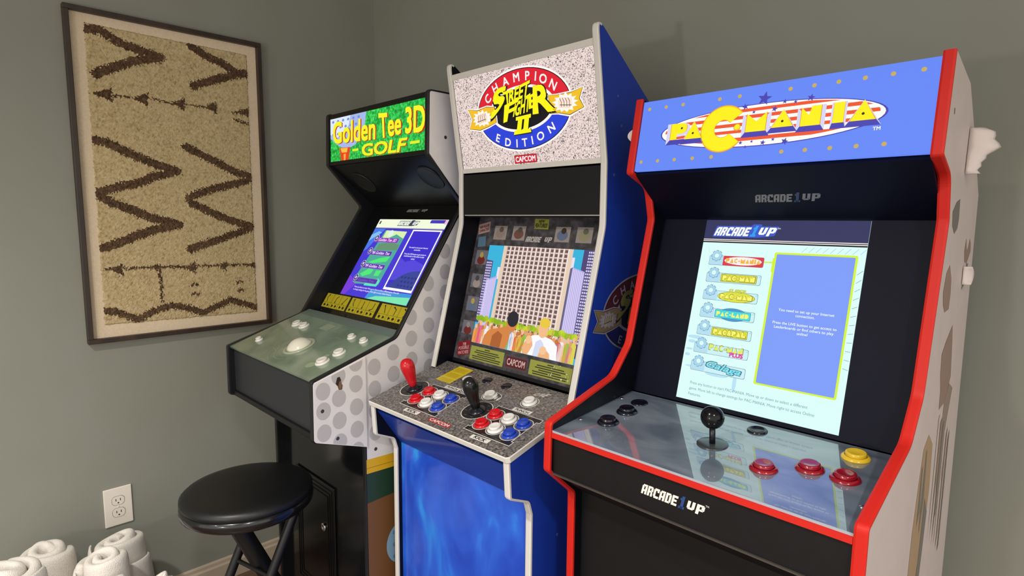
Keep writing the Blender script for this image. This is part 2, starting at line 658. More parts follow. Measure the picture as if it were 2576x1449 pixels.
def sf_emblem(a, M, L=0):
    """round championship emblem drawn in marquee coordinates (centre .249,.123)"""
    cx, cy = 0.249, 0.123
    a.ell(cx, cy, 0.157, 0.0955, M['white'], L, n=56)
    a.ell(cx, cy, 0.1525, 0.0915, M['black'], L + 1, n=56)
    a.ell(cx, cy, 0.1505, 0.0895, M['red'], L + 2, n=40, a0=180, a1=360)
    a.ell(cx, cy, 0.1505, 0.0895, M['blue'], L + 2, n=40, a0=0, a1=180)
    a.ell(cx, cy - 0.002, 0.106, 0.0525, M['white'], L + 3, n=48)
    a.ell(cx, cy - 0.002, 0.098, 0.0465, M['black'], L + 4, n=48)
    # ribbons with fists
    for pts, bc, sg in (([(0.062, 0.101), (0.097, 0.108), (0.130, 0.103), (0.160, 0.107), (0.161, 0.143), (0.130, 0.150), (0.100, 0.155), (0.060, 0.149), (0.076, 0.127)], (0.112, 0.128), 1),
                        ([(0.338, 0.103), (0.365, 0.106), (0.403, 0.106), (0.435, 0.100), (0.424, 0.121), (0.435, 0.140), (0.395, 0.151), (0.365, 0.144), (0.340, 0.143)], (0.384, 0.125), -1)):
        c = Vector((sum(q[0] for q in pts) / len(pts), sum(q[1] for q in pts) / len(pts)))
        def grow(k):
            out = []
            for q in pts:
                d = Vector(q) - c
                d.normalize()
                out.append((q[0] + d.x * k, q[1] + d.y * k))
            return out
        a.poly(grow(0.0050), M['white'], L + 5)
        a.poly(grow(0.0014), M['black'], L + 6)
        a.poly(pts, M['gold'], L + 7)
        a.burst(bc[0], bc[1], 0.037, 0.021, M['white'], L + 8, n=13, seed=int(bc[0] * 1000))
        x, y = bc
        a.poly([(x - 0.020 * sg, y - 0.008), (x + 0.012 * sg, y - 0.014), (x + 0.020 * sg, y - 0.004), (x + 0.018 * sg, y + 0.009), (x - 0.013 * sg, y + 0.013), (x - 0.021 * sg, y + 0.006)], M['fist'], L + 9)
        for k in range(4):
            fx = x - 0.013 * sg + k * 0.0078 * sg
            a.line([(fx, y + 0.009 - k * 0.0005), (fx - 0.001 * sg, y - 0.002), (fx + 0.003 * sg, y - 0.009 - k * 0.0006)], 0.0013, M['black'], L + 10)
        a.line([(x - 0.018 * sg, y + 0.007), (x + 0.014 * sg, y + 0.003)], 0.0013, M['black'], L + 10)
    for ch, (x, y) in zip('CHAMPION', [(.139, .084), (.169, .063), (.206, .053), (.243, .049), (.279, .051), (.304, .056), (.326, .065), (.354, .082)]):
        rot = math.degrees(math.atan2((x - cx) / 0.127 ** 2, -(y - cy) / 0.072 ** 2)) * 0.9
        a.ctext(ch, x, y, 0.0205, M['white'], L + 5, bold=0.02, rot=rot, sx=1.05)
    for ch, (x, y) in zip('EDITION', [(.162, .180), (.195, .193), (.225, .198), (.251, .198), (.276, .195), (.303, .188), (.338, .173)]):
        rot = -math.degrees(math.atan2((x - cx) / 0.127 ** 2, (y - cy) / 0.072 ** 2)) * 0.9
        a.ctext(ch, x, y, 0.0195, M['white'], L + 5, bold=0.02, rot=rot, sx=1.1)
    word = [('S', [(0.168, 0.070), (0.208, 0.064), (0.192, 0.104), (0.146, 0.134)]),
            ('T', [(0.196, 0.078), (0.222, 0.075), (0.214, 0.104), (0.201, 0.106)]),
            ('REET', [(0.219, 0.077), (0.286, 0.064), (0.276, 0.095), (0.213, 0.103)]),
            ('F', [(0.200, 0.108), (0.244, 0.098), (0.222, 0.140), (0.190, 0.145)]),
            ('IGHT', [(0.233, 0.109), (0.284, 0.092), (0.276, 0.129), (0.222, 0.136)]),
            ('E', [(0.280, 0.097), (0.302, 0.092), (0.298, 0.122), (0.277, 0.124)]),
            ('R', [(0.296, 0.080), (0.336, 0.078), (0.350, 0.136), (0.290, 0.136)]),
            ]
    for s, qd in word:
        a.quad(s, [(x + 0.0012, y + 0.0016) for x, y in qd], M['black'], L + 9, bold=0.075)
        a.quad(s, qd, M['yellow'], L + 11, bold=0.04)
    def ii(dx, dy, g, m, ly):
        for q in ([(.231, .1385), (.281, .1360), (.279, .1445), (.230, .1465)], [(.222, .1690), (.275, .1685), (.277, .1770), (.219, .1785)],
                  [(.2375, .145), (.2520, .144), (.2440, .172), (.2290, .172)], [(.2585, .144), (.2740, .143), (.2665, .171), (.2510, .171)]):
            cx_, cy_ = sum(p[0] for p in q) / 4, sum(p[1] for p in q) / 4
            a.poly([(p[0] + dx + (g if p[0] > cx_ else -g), p[1] + dy + (g if p[1] > cy_ else -g)) for p in q], m, ly)
    ii(.0008, .0010, .0012, M['black'], L + 9)
    ii(0, 0, 0, M['yellow'], L + 11)


# ------------------------------------------------------------------ room shell
RX, RY, RZ = 4.1, -4.2, 2.45
wall_m = ramp_mat('wall_paint', [(0.25, '88897d'), (0.75, '8d8f86')], 3.0, rough=0.75, detail=3, spec=0.3)
base_m = mat('baseboard_paint', 'b7a893', rough=0.5, noise=(9, 0.05))
ceil_m = mat('ceiling_paint', 'd8d4cb', rough=0.9)


def struct(o):
    o['kind'] = 'structure'
    return o


struct(box('wall_left', (-0.1, 0, RY, 0.1, -0.02, RZ), wall_m))
struct(box('wall_back', (0, RX, 0, 0.1, -0.02, RZ), wall_m))
# front and right walls left out so the added even world fill gets in
struct(box('ceiling', (-0.1, RX + 0.1, RY - 0.1, 0.1, RZ, RZ + 0.1), ceil_m))
floor = struct(box('floor', (-0.1, RX + 0.1, RY - 0.1, 0.1, -0.12, -0.004), mat('floor_joint', '1d1510', rough=0.8)))
wood = ramp_mat('floor_wood', [(0.3, '4d3a2e'), (0.55, '6a5141'), (0.8, '7b6250')], 14, rough=0.4, detail=8, stretch=(9, 0.7, 1), coat=0.1)
pl_me = None
PW = 0.125
k = 0
x = 0.0
while x < RX - 1e-6:
    x1 = min(x + PW, RX)
    if pl_me is None or x1 - x < PW - 1e-6:
        o = box('plank', (x + 0.0008, x1 - 0.0008, RY, 0.0, -0.012, 0.0), wood, floor)
        if pl_me is None:
            pl_me = (o.data, o.location.copy(), x)
    else:
        o = bpy.data.objects.new('plank', pl_me[0])
        o.location = pl_me[1] + Vector((x - pl_me[2], 0, 0))
        link(o, floor)
    x = x1

BH, BT = 0.0845, 0.012


def baseboard(name, along, lo, hi, side):
    """skirting with a thin cap moulding"""
    prof = [(0, 0), (BT, 0), (BT, BH * 0.72), (BT * 0.62, BH * 0.80), (BT * 0.55, BH * 0.93), (BT * 0.2, BH), (0, BH)]
    v, f = [], []
    for t in (lo, hi):
        for d, z in prof:
            if along == 'y':
                v.append((side(d), t, z))
            else:
                v.append((t, side(d), z))
    n = len(prof)
    f = [tuple(range(n)), tuple(range(n, 2 * n))[::-1]] + [(i, (i + 1) % n, (i + 1) % n + n, i + n) for i in range(n)]
    return struct(mesh_obj(name, v, f, base_m))


baseboard('baseboard_left', 'y', RY, 0.0, lambda d: d)
baseboard('baseboard_back', 'x', BT, RX, lambda d: -d)

# ------------------------------------------------------------------ shared cabinet materials
black = mat('black_laminate', '121315', rough=0.4, spec=0.3, noise=(60, 0.08))
black_gloss = mat('black_gloss_laminate', '0e0f11', rough=0.16, spec=0.6)
navy = mat('navy_laminate', '090b1c', rough=0.5, spec=0.12)
dark_in = mat('dark_inner_laminate', '090a12', rough=0.35, spec=0.25)
steel = mat('screw_steel', 'b9bbbd', rough=0.25, metal=1.0)
chrome = mat('chrome', 'd6d6d6', rough=0.12, metal=1.0)


def button(fr, x, y, r, m, parent, m2=None, group=None):
    b = fr.lathe('button', x, y, [(r, 0.0), (r, 0.0014), (r * 0.94, 0.0032), (r * 0.80, 0.0048), (r * 0.755, 0.0048), (r * 0.75, 0.002)], m, parent, seg=28)
    p = r * 0.72
    pl = fr.lathe('plunger', x, y, [(p, 0.0005), (p, 0.0088), (p * 0.93, 0.0100), (p * 0.80, 0.0101), (p * 0.5, 0.0092), (p * 0.15, 0.0088)], m2 or m, b, seg=28)
    return b


def screw(fr, x, y, parent, r=0.0042):
    return fr.lathe('screw', x, y, [(r, 0), (r * 0.95, 0.0008), (r * 0.6, 0.0018), (r * 0.2, 0.0021)], steel, parent, seg=12)


# ================================================================== 1. maze-chase cabinet (right)
PM = Cab(1.5665, -0.384, 0.508)
pm = empty('arcade_cabinet', (PM.X + PM.w / 2, PM.Y, 0), 'red edged arcade machine at right with a lit blue PAC-MANIA marquee', 'arcade cabinet', 'arcade machines in a row against the wall')
T = 0.0145
pm_front = fillet([(0, 1.589), (.028, 1.4455, .006), (-.036, 1.421, .03), (-.0525, 1.357, .02), (.016, 1.1085, .04), (.068, 1.051, .04), (.2562, 1.0005, .010), (.2585, .9125, .010), (.189, .850, .014), (.190, 0.002)])
pm_prof = pm_front + [(-.295, 0.002), (-.295, 1.402), (-.18, 1.514), (-.125, 1.563)]
pm_white = mat('white_vinyl_side', 'c2b4b0', rough=0.5, noise=(25, 0.03))
pm_red = mat('red_edge_trim', 'c3241b', rough=0.45, spec=0.2)
spL = PM.prism('side_panel', pm_prof, 0, T, [dark_in, pm_white], pm, left=1, right=0, edge=0)
spR = PM.prism('side_panel', pm_prof, PM.w - T, PM.w, [dark_in, pm_white], pm, left=0, right=1, edge=0)
PM.trim('edge_trim', pm_front, 0, T, pm_red, spL)
PM.trim('edge_trim', pm_front, PM.w - T, PM.w, pm_red, spR)
IN0, IN1 = T, PM.w - T
PM.prism('back_panel', [(-.285, 0.01), (-.275, 0.01), (-.275, 1.39), (-.285, 1.395)], IN0, IN1, [black], pm)
PM.prism('top_panel', [(-.012, 1.572), (-.12, 1.552), (-.175, 1.505), (-.272, 1.395), (-.272, 1.385), (-.17, 1.49), (-.118, 1.54), (-.012, 1.562)], IN0, IN1, [black], pm)
# marquee
FM = PM.plane((-.0029, 1.5874), (.0261, 1.4464))
mq = FM.slab('marquee', .0165, .4925, .005, .1405, E('6488f6', 1.0), pm, t=0.008)
a = Art(FM)
WH, RD, YL, VI, BL = E('fff6ee', 1.1), E('f0542a', 1.0), E('ffe600', 1.1), E('4b45b8', 0.9), E('6f9bff', 1.05)


def oval_band(cx, cy, A, B, y0, y1, m, layer):
    L, Rr = [], []
    for i in range(13):
        y = y0 + (y1 - y0) * i / 12
        q = 1 - ((y - cy) / B) ** 2
        xx = A * math.sqrt(max(q, 0))
        L.append((cx - xx, y))
        Rr.append((cx + xx, y))
    a.poly(L + Rr[::-1], m, layer)


a.ell(.250, .0745, .186, .0365, VI, 1, n=56)
a.ell(.250, .0745, .183, .0350, WH, 2, n=56)
for y0, y1 in ((.0445, .0500), (.0560, .0620), (.0680, .0740), (.0800, .0855), (.0935, .1000)):
    oval_band(.250, .0725, .176, .0312, y0, y1, RD, 3)
for x, y, r, rot in ((.253, .031, .0125, 10), (.222, .041, .006, -15), (.287, .0405, .0045, 5), (.327, .040, .0065, 12), (.238, .052, .0035, 0), (.272, .051, .0055, 14), (.222, .103, .004, 0), (.260, .106, .005, 9), (.295, .107, .0065, 20), (.231, .1105, .0032, 0), (.241, .1025, .003, 0), (.276, .102, .0035, 5), (.304, .0435, .0035, 0)):
    a.star(x, y, r, VI, 4, rot)
letters = [[(.086, .0565), (.110, .0565), (.1165, .0595), (.118, .0655), (.1165, .072), (.110, .0755), (.099, .0765), (.099, .0865), (.086, .0865)],
           [(.131, .0555), (.1485, .0875), (.115, .0875)],
           [(.228, .0545), (.2445, .0685), (.261, .0545), (.261, .086), (.228, .086)],
           [(.2875, .0535), (.3045, .083), (.271, .083)],
           [(.316, .0550), (.3275, .068), (.331, .0540), (.345, .0540), (.345, .0855), (.316, .0855)],
           [(.363, .0535), (.378, .0535), (.378, .0855), (.363, .0855)],
           [(.404, .0545), (.421, .0855), (.387, .0855)]]
for L in letters:
    cx = sum(q[0] for q in L) / len(L)
    x0, x1 = min(q[0] for q in L), max(q[0] for q in L)
    y1 = max(q[1] for q in L)
    y0 = min(q[1] for q in L)
    big = [(cx + (q[0] - cx) * 1.45, (q[1] - y0) * 1.28 + y0 - 0.0005) for q in L]
    a.poly(big, E('d7d8f6', 1.0), 5)
    a.poly([(x0 - .001, y1), (x1 + .001, y1), (x1 + (x1 - cx) * .45, y1 + .009), (x0 - (cx - x0) * .45, y1 + .009)], VI, 6)
    rim = [(cx + (q[0] - cx) * 1.06, q[1]) for q in L]
    a.poly(rim, E('ee8a22', 1.0), 6)
    a.poly(L, YL, 7)
for x, y in ((.1075, .066), (.131, .0775), (.2875, .0735), (.404, .0755)):
    a.ell(x, y, .0021, .0021, E('4a3a10', 0.6), 8, n=12)
# the big round letter C
a.ring(.187, .0755, .0415, .0415, .0265, E('f7a81c', 1.0), 6, n=40, a0=38, a1=322)
a.ring(.187, .0755, .0395, .0395, .0235, YL, 7, n=40, a0=39, a1=321)
a.ell(.2125, .0755, .0062, .0062, E('f0a030', 1.0), 6, n=18)
a.ell(.2125, .0750, .0048, .0048, YL, 7, n=18)
for x in (.031, .067, .102, .173, .209, .293, .329, .364, .400, .436, .473):
    a.ell(x, .0205, .0034, .0034, E('d8b860', 0.85), 1, n=14)
for x in (.029, .065, .100, .136, .172, .292, .328, .364, .400, .436):
    a.ell(x, .1235, .0034, .0034, E('d8b860', 0.85), 1, n=14)
a.ctext('TM', .424, .0995, .0055, WH, 5, bold=.02)
a.build('marquee_print', mq)
# sloping speaker panel under the marquee
FL = PM.plane((.018, 1.4425), (-.094, 1.358))
ps = FL.slab('speaker_panel', IN0, IN1, 0.0, .1395, navy, pm, t=0.006)
a = Art(FL)
arcade_logo(a, .222, .330, .068, .089, P('77777a', 0.4), P('23335f', 0.4), 0)
a.build('logo_print', ps)
# bezel and monitor
FS = PM.plane((-.0915, 1.3463), (-.0225, 1.0973))
bz = FS.slab('bezel', IN0, IN1, -.022, .350, navy, pm, t=0.006)
sc = FS.slab('screen', .1105, .3985, -.0105, .3425, E('d5f6f2', 1.05), bz, t=0.002, h=0.0008)
a = Art(FS, base=0.0011, step=0.0002)
DK, CY, GB = E('2b2c52', 0.9), E('bfe6f2', 1.0), E('8fbcd8', 0.95)
OUT = E('5a8090', 0.8)
a.rect(.1105, .3985, -.0105, .0290, E('2f3160', 0.9), 0)
a.rect(.1105, .3985, .0290, .0345, E('15152c', 0.6), 0)
a.rect(.1105, .3985, .0275, .0288, WH, 1)
a.rect(.1105, .3985, .0305, .0318, WH, 1)
arcade_logo(a, .130, .244, .0035, .0205, E('f4fffb', 1.1), E('2a9df0', 1.0), 1, slant=0.35, outline=E('3a5ad0', 0.9))
a.ctext('TM', .2525, .005, .003, WH, 2)
for i in range(9):
    x = .300 + i * .0115
    a.line([(x + .006, .038), (x - .002, .047)], .0006, GB, 0)
for i in range(12):
    y = .075 + i * .0145
    a.line([(.3895, y + .006 - i * .0004), (.3970, y - .001 + i * .0004)], .0006, OUT, 0)
for i in range(10):
    a.line([(.122 + i * .003, .040 + i * .018), (.128 + i * .003, .055 + i * .018)], .0005, CY, 0)
for y, x0, x1, hh in ((.222, .113, .150, .0035), (.231, .115, .132, .003), (.246, .113, .128, .002), (.257, .113, .124, .003), (.2785, .118, .150, .002), (.286, .160, .205, .004), (.294, .215, .222, .018)):
    a.ell((x0 + x1) / 2, y, (x1 - x0) / 2, hh, E('b7e2f4', 1.0), 0, n=20)
# list of games
rows = [.0605, .0940, .1285, .1630, .1975, .2320, .2665]
for i, y in enumerate(rows):
    a.rect(.1295, .2355, y - .0005, y + .0185, OUT, 1, r=.003)
    a.rect(.1301, .2349, y + .0001, y + .0179, E('c9f0f5', 1.0), 2, r=.003)
    a.rect(.1301, .1580, y + .0001, y + .0179, E('b5def0', 1.0), 3, r=.003)
    a.gear(.144, y, .0112, E('5f93ad', 0.85), OUT, 4)
    a.gear(.144, y, .0102, E('a7d6ee', 1.0), E('d5f6f2', 1.05), 5)
YP, YO, OUTY = E('e6e23a', 1.0), E('f4f06a', 1.05), E('8b8a30', 0.7)


def plate(y, x0=.1590, x1=.2285):
    a.rect(x0, x1, y + .0010, y + .0165, OUTY, 5, r=.002)
    a.rect(x0 + .0007, x1 - .0007, y + .0017, y + .0158, E('d9d832', 1.0), 6, r=.002)


y = rows[0]
a.rect(.1580, .2355, y - .0005, y + .0185, E('d83545', 1.0), 5, r=.002)
a.ell(.1965, y + .0085, .0355, .0078, E('fff0f0', 1.0), 6, n=30)
pac_word(a, 'PAC-MANIA', .1640, .2300, y + .0040, y + .0130, E('f2b53a', 1.0), 8)
y = rows[1]
plate(y)
pac_word(a, 'PAC-MAN', .1625, .2255, y + .0035, y + .0140, OUTY, 7, fat=.0007)
pac_word(a, 'PAC-MAN', .1630, .2250, y + .0038, y + .0136, YO, 8)
y = rows[2]
a.ell(.1950, y + .0095, .0360, .0100, OUTY, 5, n=30)
a.ell(.1950, y + .0095, .0352, .0093, E('dfe03a', 1.0), 6, n=30)
a.text('SUPER', .1790, .2120, y - .0050, y + .0020, E('c9cf45', 1.0), 7, bold=.06, shear=.3)
pac_word(a, 'PAC-MAN', .1640, .2260, y + .0050, y + .0140, OUTY, 7, fat=.0007)
pac_word(a, 'PAC-MAN', .1645, .2255, y + .0053, y + .0136, YO, 8)
y = rows[3]
a.ell(.1945, y + .0085, .0280, .0125, E('4d9ad0', 0.9), 4, n=30)
a.rect(.1595, .2285, y + .0010, y + .0165, E('2a86a8', 0.9), 5, r=.002)
a.rect(.1602, .2278, y + .0017, y + .0158, E('3fd6dd', 1.0), 6, r=.002)
pac_word(a, 'PAC-LAND', .1630, .2250, y + .0045, y + .0130, E('eef06a', 1.05), 7)
y = rows[4]
plate(y)
pac_word(a, 'PAC&PAL', .1625, .2255, y + .0035, y + .0140, OUTY, 7, fat=.0007)
pac_word(a, 'PAC&PAL', .1630, .2250, y + .0038, y + .0136, YO, 8)
y = rows[5]
pac_word(a, 'PAC-MAN', .1600, .2260, y - .0010, y + .0100, OUTY, 7, fat=.0007)
pac_word(a, 'PAC-MAN', .1605, .2255, y - .0006, y + .0096, E('dcec6a', 1.0), 8)
a.text('PLUS', .2020, .2265, y + .0090, y + .0165, E('e03a9a', 1.0), 9, bold=.06)
y = rows[6]
a.quad('Galaga', [(.163, y - .004), (.229, y + .002), (.226, y + .017), (.159, y + .011)], E('2e6f86', 0.8), 6, bold=.09, shear=.25)
a.quad('Galaga', [(.1635, y - .0036), (.2285, y + .0023), (.2255, y + .0165), (.1597, y + .0107)], E('7fe0ee', 1.0), 7, bold=.03, shear=.25)
for y in rows[1:6]:
    a.ctext('TM', .2325, y + .0035, .0016, OUT, 6)
# message panel
LG = E('d4f22a', 1.0)
a.rect(.2360, .2530, .0670, .0695, LG, 2)
a.rect(.2525, .3875, .0490, .2885, LG, 2, r=.003)
a.rect(.2505, .2545, .0600, .0860, LG, 2)
a.rect(.2565, .3840, .0525, .2855, E('7b9bf8', 1.0), 3, r=.002)
MSG = E('eef4ff', 1.1)
for s, cy, mw in (('You need to set up your Internet', .1515, .094), ('connection.', .1590, .032), ('Press the LIVE button to get access to', .1745, .112), ('Leaderboards or find others to play', .1820, .104), ('online!', .1895, .018)):
    a.ctext(s, .3205, cy, .0049, MSG, 4, bold=.008, maxw=mw)
TXT = E('6fa3b4', 0.9)
for s, y0, mw in (('Press any button to start PAC-MANIA. Move up or down to select a different', .3060, .2125), ('game. Move left to change settings for PAC-MANIA. Move right to access Online', .3165, .2245), ('Features.', .3270, .0255)):
    a.ctext(s, .1345, y0 + .003, .0054, TXT, 1, bold=.004, maxw=mw, align='l')
a.build('screen_image', sc)
# control deck
FD = PM.plane((.0068, 1.0082), (.2535, .987))
deck_m = ramp_mat('deck_print_with_wall_haze', [(0.25, '465160'), (0.5, '6a7582'), (0.72, '848d98'), (0.9, '566274')], 7, rough=0.35, detail=5, stretch=(1, 2.4, 1), coat=1.0, coat_rough=0.02, coat_ior=2.6, distortion=0.6)  # blue-grey print, its tones lightened by the wall's reflected haze
dk = FD.slab('control_deck', IN0, IN1, 0.0, .2465, deck_m, pm, t=0.004)
FD.slab('acrylic_edge', IN0, IN1, .2465, .2475, mat('acrylic_edge', 'a4acb6', rough=0.2), dk, t=0.0035, h=-0.0002)
PM.prism('deck_trim', [(.2525, .9835), (.2555, .9830), (.2560, .9745), (.2525, .9735)], IN0 + .001, IN1 - .001, [pm_red], pm)
PM.prism('deck_board', [(.0068, 1.003), (.2525, .9825), (.2525, .9735), (.0068, .993)], IN0, IN1, [black], pm)
ap = PM.prism('front_apron', [(.240, .974), (.250, .974), (.249, .908), (.239, .908)], IN0, IN1, [black], pm)
PM.prism('apron_lip', [(.2465, .9085), (.2525, .9085), (.2525, .9060), (.2465, .9060)], IN0, IN1, [mat('worn_edge', '3f3a34', rough=0.6)], pm)
PM.prism('under_apron', [(.245, .906), (.239, .906), (.160, .846), (.166, .846)], IN0, IN1, [black], pm)
lf = PM.prism('lower_front_panel', [(.158, .848), (.1655, .848), (.1655, 0.004), (.158, 0.004)], IN0, IN1, [black], pm)
FF = PM.plane((.250, .974), (.249, .908))
a = Art(FF)
arcade_logo(a, .1965, .3000, .0235, .0400, P('e6e2da'), P('22427e'), 0, slant=0.25)
a.ctext('TM', .3065, .0225, .003, P('e6e2da'), 0)
a.build('logo_print', ap)
b_black = mat('black_button_plastic', '0d0f1c', rough=0.18, spec=0.6)
b_red = mat('red_button_plastic', '8a0a1e', rough=0.15, spec=0.6, coat=0.5)
b_yel = mat('yellow_button_plastic', 'd8b52e', rough=0.2, spec=0.5)
for x, y in ((.070, .100), (.071, .160)):
    button(FD, x, y, .0195, b_black, pm)
FD.lathe('button_plug', .063, .048, [(.0165, 0), (.0165, .0012), (.0150, .0026), (.0140, .0026), (.013, .0016), (.003, .0014)], b_black, pm)
for x, y in ((.348, .157), (.398, .117), (.445, .117)):
    button(FD, x, y, .0200, b_red, pm)
button(FD, .437, .041, .0200, b_yel, pm)
pb = FD.lathe('recessed_button', .287, .036, [(.0165, 0), (.0165, .0012), (.0150, .0030), (.0125, .0034), (.0115, .0012), (.003, .0008)], b_black, pm)
js = FD.lathe('joystick', .253, .127, [(.0245, 0.0), (.0245, .0012), (.0235, .0018), (.006, .0020)], mat('dust_washer', '53585c', rough=0.25, metal=0.6), pm, seg=32)
FD.lathe('shaft', .253, .127, [(.0048, .001), (.0048, .030)], mat('dark_shaft', '3b3f44', rough=0.25, metal=0.8), js, seg=16)
FD.lathe('ball_top', .253, .127, [(.0185 * math.sin(math.pi * t / 16), .0455 - .0185 * math.cos(math.pi * t / 16)) for t in range(17)], mat('black_ball', '0a0b0f', rough=0.16, spec=0.3), js, seg=32)
for x, y in ((.023, .178), (.022, .047), (.483, .179), (.483, .047)):
    screw(FD, x, y, pm)
# torn stickers on the right side panel
FSd = PM.side(PM.w, 1)
a = Art(FSd)


def side_poly(pts, m, layer=0):
    aa = Art(FSd)
    aa.poly([(-u, -z) for u, z in pts], m, layer)
    aa.build('sticker_residue', spR)


sg, sb, sbl = P('6d6862'), P('8d7468'), P('a28667')
side_poly([(-.126, 1.391), (-.100, 1.386), (-.075, 1.371), (-.082, 1.350), (-.102, 1.338), (-.124, 1.346), (-.130, 1.362)], sg)
side_poly([(-.092, 1.291), (-.071, 1.280), (-.0584, 1.252), (-.066, 1.232), (-.083, 1.219), (-.114, 1.221), (-.118, 1.245), (-.1136, 1.269)], sb)
side_poly([(-.2136, 1.3294), (-.2058, 1.308), (-.215, 1.290), (-.237, 1.286), (-.2666, 1.306), (-.260, 1.320), (-.2476, 1.3276), (-.236, 1.309), (-.226, 1.312)], sb)
side_poly([(-.252, 1.286), (-.236, 1.286), (-.226, 1.262), (-.2085, 1.243), (-.230, 1.250), (-.252, 1.262)], sg)
side_poly([(-.1623, 1.1905), (-.120, 1.170), (-.092, 1.1527), (-.096, 1.120), (-.108, 1.093), (-.110, 1.060), (-.150, 1.063), (-.188, 1.100), (-.176, 1.150)], sb)
side_poly([(-.150, 1.063), (-.180, 1.090), (-.215, 1.075), (-.180, 1.010), (-.190, .930), (-.165, .860), (-.140, .950)], P('8a7a70'), 0)
for k in range(6):
    uu = -.115 - .020 * k
    side_poly([(uu, 1.045 - .012 * k), (uu - .010, 1.050 - .010 * k), (uu - .006, .940 - .030 * k), (uu + .004, .840 - .012 * k), (uu + .001, .950)], [P('b9aba2'), sb, sg][k % 3], 1)
side_poly([(-.020, 1.020), (-.050, 1.035), (-.085, 1.010), (-.090, .930), (-.070, .850), (-.045, .800), (-.015, .790), (.015, .830), (.010, .900), (-.006, .970)], sbl, 0)
side_poly([(-.040, 1.010), (-.046, 1.012), (-.052, .930), (-.036, .880), (-.034, .900)], sg, 1)
side_poly([(-.018, .990), (-.024, .992), (-.030, .920), (-.014, .900)], sg, 1)
side_poly([(-.060, .930), (-.085, .900), (-.070, .800), (-.020, .740), (-.050, .830)], sg, 1)
side_poly([(-.019, 1.5135), (-.022, 1.5135), (-.0235, 1.5057), (-.0210, 1.5050)], P('2c2624'), 1)


def sheet(name, rows_, m, parent):
    n = len(rows_[0])
    v = [q for r in rows_ for q in r]
    f = [(i * n + j, i * n + j + 1, (i + 1) * n + j + 1, (i + 1) * n + j) for i in range(len(rows_) - 1) for j in range(n - 1)]
    o = mesh_obj(name, v, f, m, parent, smooth=True)
    s = o.modifiers.new('solid', 'SOLIDIFY')
    s.thickness = 0.0008
    return o


vin = mat('peeled_vinyl', 'd8ccc6', rough=0.5)
rw = []
for i in range(13):
    t = i / 12
    z = 1.500 - .070 * t
    wid = .050 * (math.sin(math.pi * min(1, t * 1.15 + .08)) ** .5 if t < .8 else .62) * (1 - .35 * max(0, t - .35)) + .006 * math.sin(t * 19)
    r = []
    for j in range(7):
        s = j / 6
        r.append(PM.p(PM.w + .0012 + .034 * math.sin(s * 1.35) * (wid / .05), -.150 - wid * .55 * s * s + .010 * t, z))
    rw.append(r)
sheet('peeling_flap', rw, vin, spR)
rw = []
for i in range(9):
    t = i / 8
    z = 1.283 - .030 * t
    wid = .022 * math.sin(math.pi * (t * .9 + .06))
    rw.append([PM.p(PM.w + .001 + .012 * math.sin(j / 4 * 1.3), -.205 - wid * j / 4, z) for j in range(5)])
sheet('peeling_flap', rw, vin, spR)
rw = []
for i in range(9):
    t = i / 8
    wid = .020 * math.sin(math.pi * (t * .9 + .06)) ** .6
    rw.append([PM.p(-.001 - .016 * math.sin(j / 4 * 1.3) * wid / .02, -.004 + wid * (j / 4) * .4, 1.534 - .026 * t) for j in range(5)])
sheet('peeling_flap', rw, vin, spL)

# ================================================================== 2. fighting-game cabinet (middle)
SF = Cab(0.993, -0.401, 0.488)
sf = empty('arcade_cabinet', (SF.X + SF.w / 2, SF.Y, 0), 'blue arcade machine in the middle with a lit CHAMPION EDITION marquee and two joysticks', 'arcade cabinet', 'arcade machines in a row against the wall')
sf_blue = mat('blue_side_vinyl', '0f349e', rough=0.42, noise=(40, 0.04))
sf_white = mat('ivory_edge_trim', 'd0cdc6', rough=0.45)
sf_up = fillet([(-.345, 1.513), (.004, 1.7627, .0125), (-.0388, 1.478, .05), (-.0385, 1.342, .09), (.0600, .9640)])
sf_low = fillet([(.2455, .8985), (.2405, .823, .010), (.190, .800, .014), (.1815, .772, .010), (.185, 0.002)])
sf_prof = sf_up + [(.0565, .9530), (.2440, .9020)] + sf_low + [(-.345, 0.002)]
spL = SF.prism('side_panel', sf_prof, 0, T, [dark_in, sf_blue], sf, left=1, right=0, edge=0)
spR = SF.prism('side_panel', sf_prof, SF.w - T, SF.w, [dark_in, sf_blue], sf, left=0, right=1, edge=0)
for w0, sp in ((0, spL), (SF.w - T, spR)):
    # top trim starts just behind the rounded top corner
    SF.trim('edge_trim', [q for q in sf_up if q[0] > -.02 or q[1] < 1.5], w0, w0 + T, sf_white, sp)
    SF.trim('edge_trim', sf_low, w0, w0 + T, sf_white, sp)
IN0, IN1 = T, SF.w - T
SF.prism('back_panel', [(-.335, 0.01), (-.325, 0.01), (-.325, 1.50), (-.335, 1.50)], IN0, IN1, [black], sf)
SF.prism('top_panel', [(-.022, 1.722), (-.325, 1.505), (-.325, 1.495), (-.022, 1.708)], IN0, IN1, [black], sf)
FM = SF.plane((-.0059, 1.7339), (-.0449, 1.4789))
stone = ramp_mat('speckled_stone_print', [(0.0, '3a3230'), (0.41, '5a4d4a'), (0.45, 'f2ddd8'), (1.0, 'fff0ea')], 330, detail=2.5, emit=0.95, rough=0.3, distortion=1.2)
mq = FM.slab('marquee', IN0, IN1, .0215, .2495, stone, sf, t=0.008)
a = Art(FM)
Em = dict(white=E('fff4f0', 1.05), black=E('0c0a0c', 0.3), red=E('e0182c', 1.0), blue=E('2440d8', 1.0), gold=E('f4c01c', 1.0), yellow=E('f8f000', 1.05), fist=E('ffe4d0', 1.0))
sf_emblem(a, Em, 0)
a.rect(.2105, .2850, .2265, .2465, E('7a1018', 0.7), 1)
a.rect(.2115, .2840, .2275, .2455, E('cc1f30', 1.0), 2)
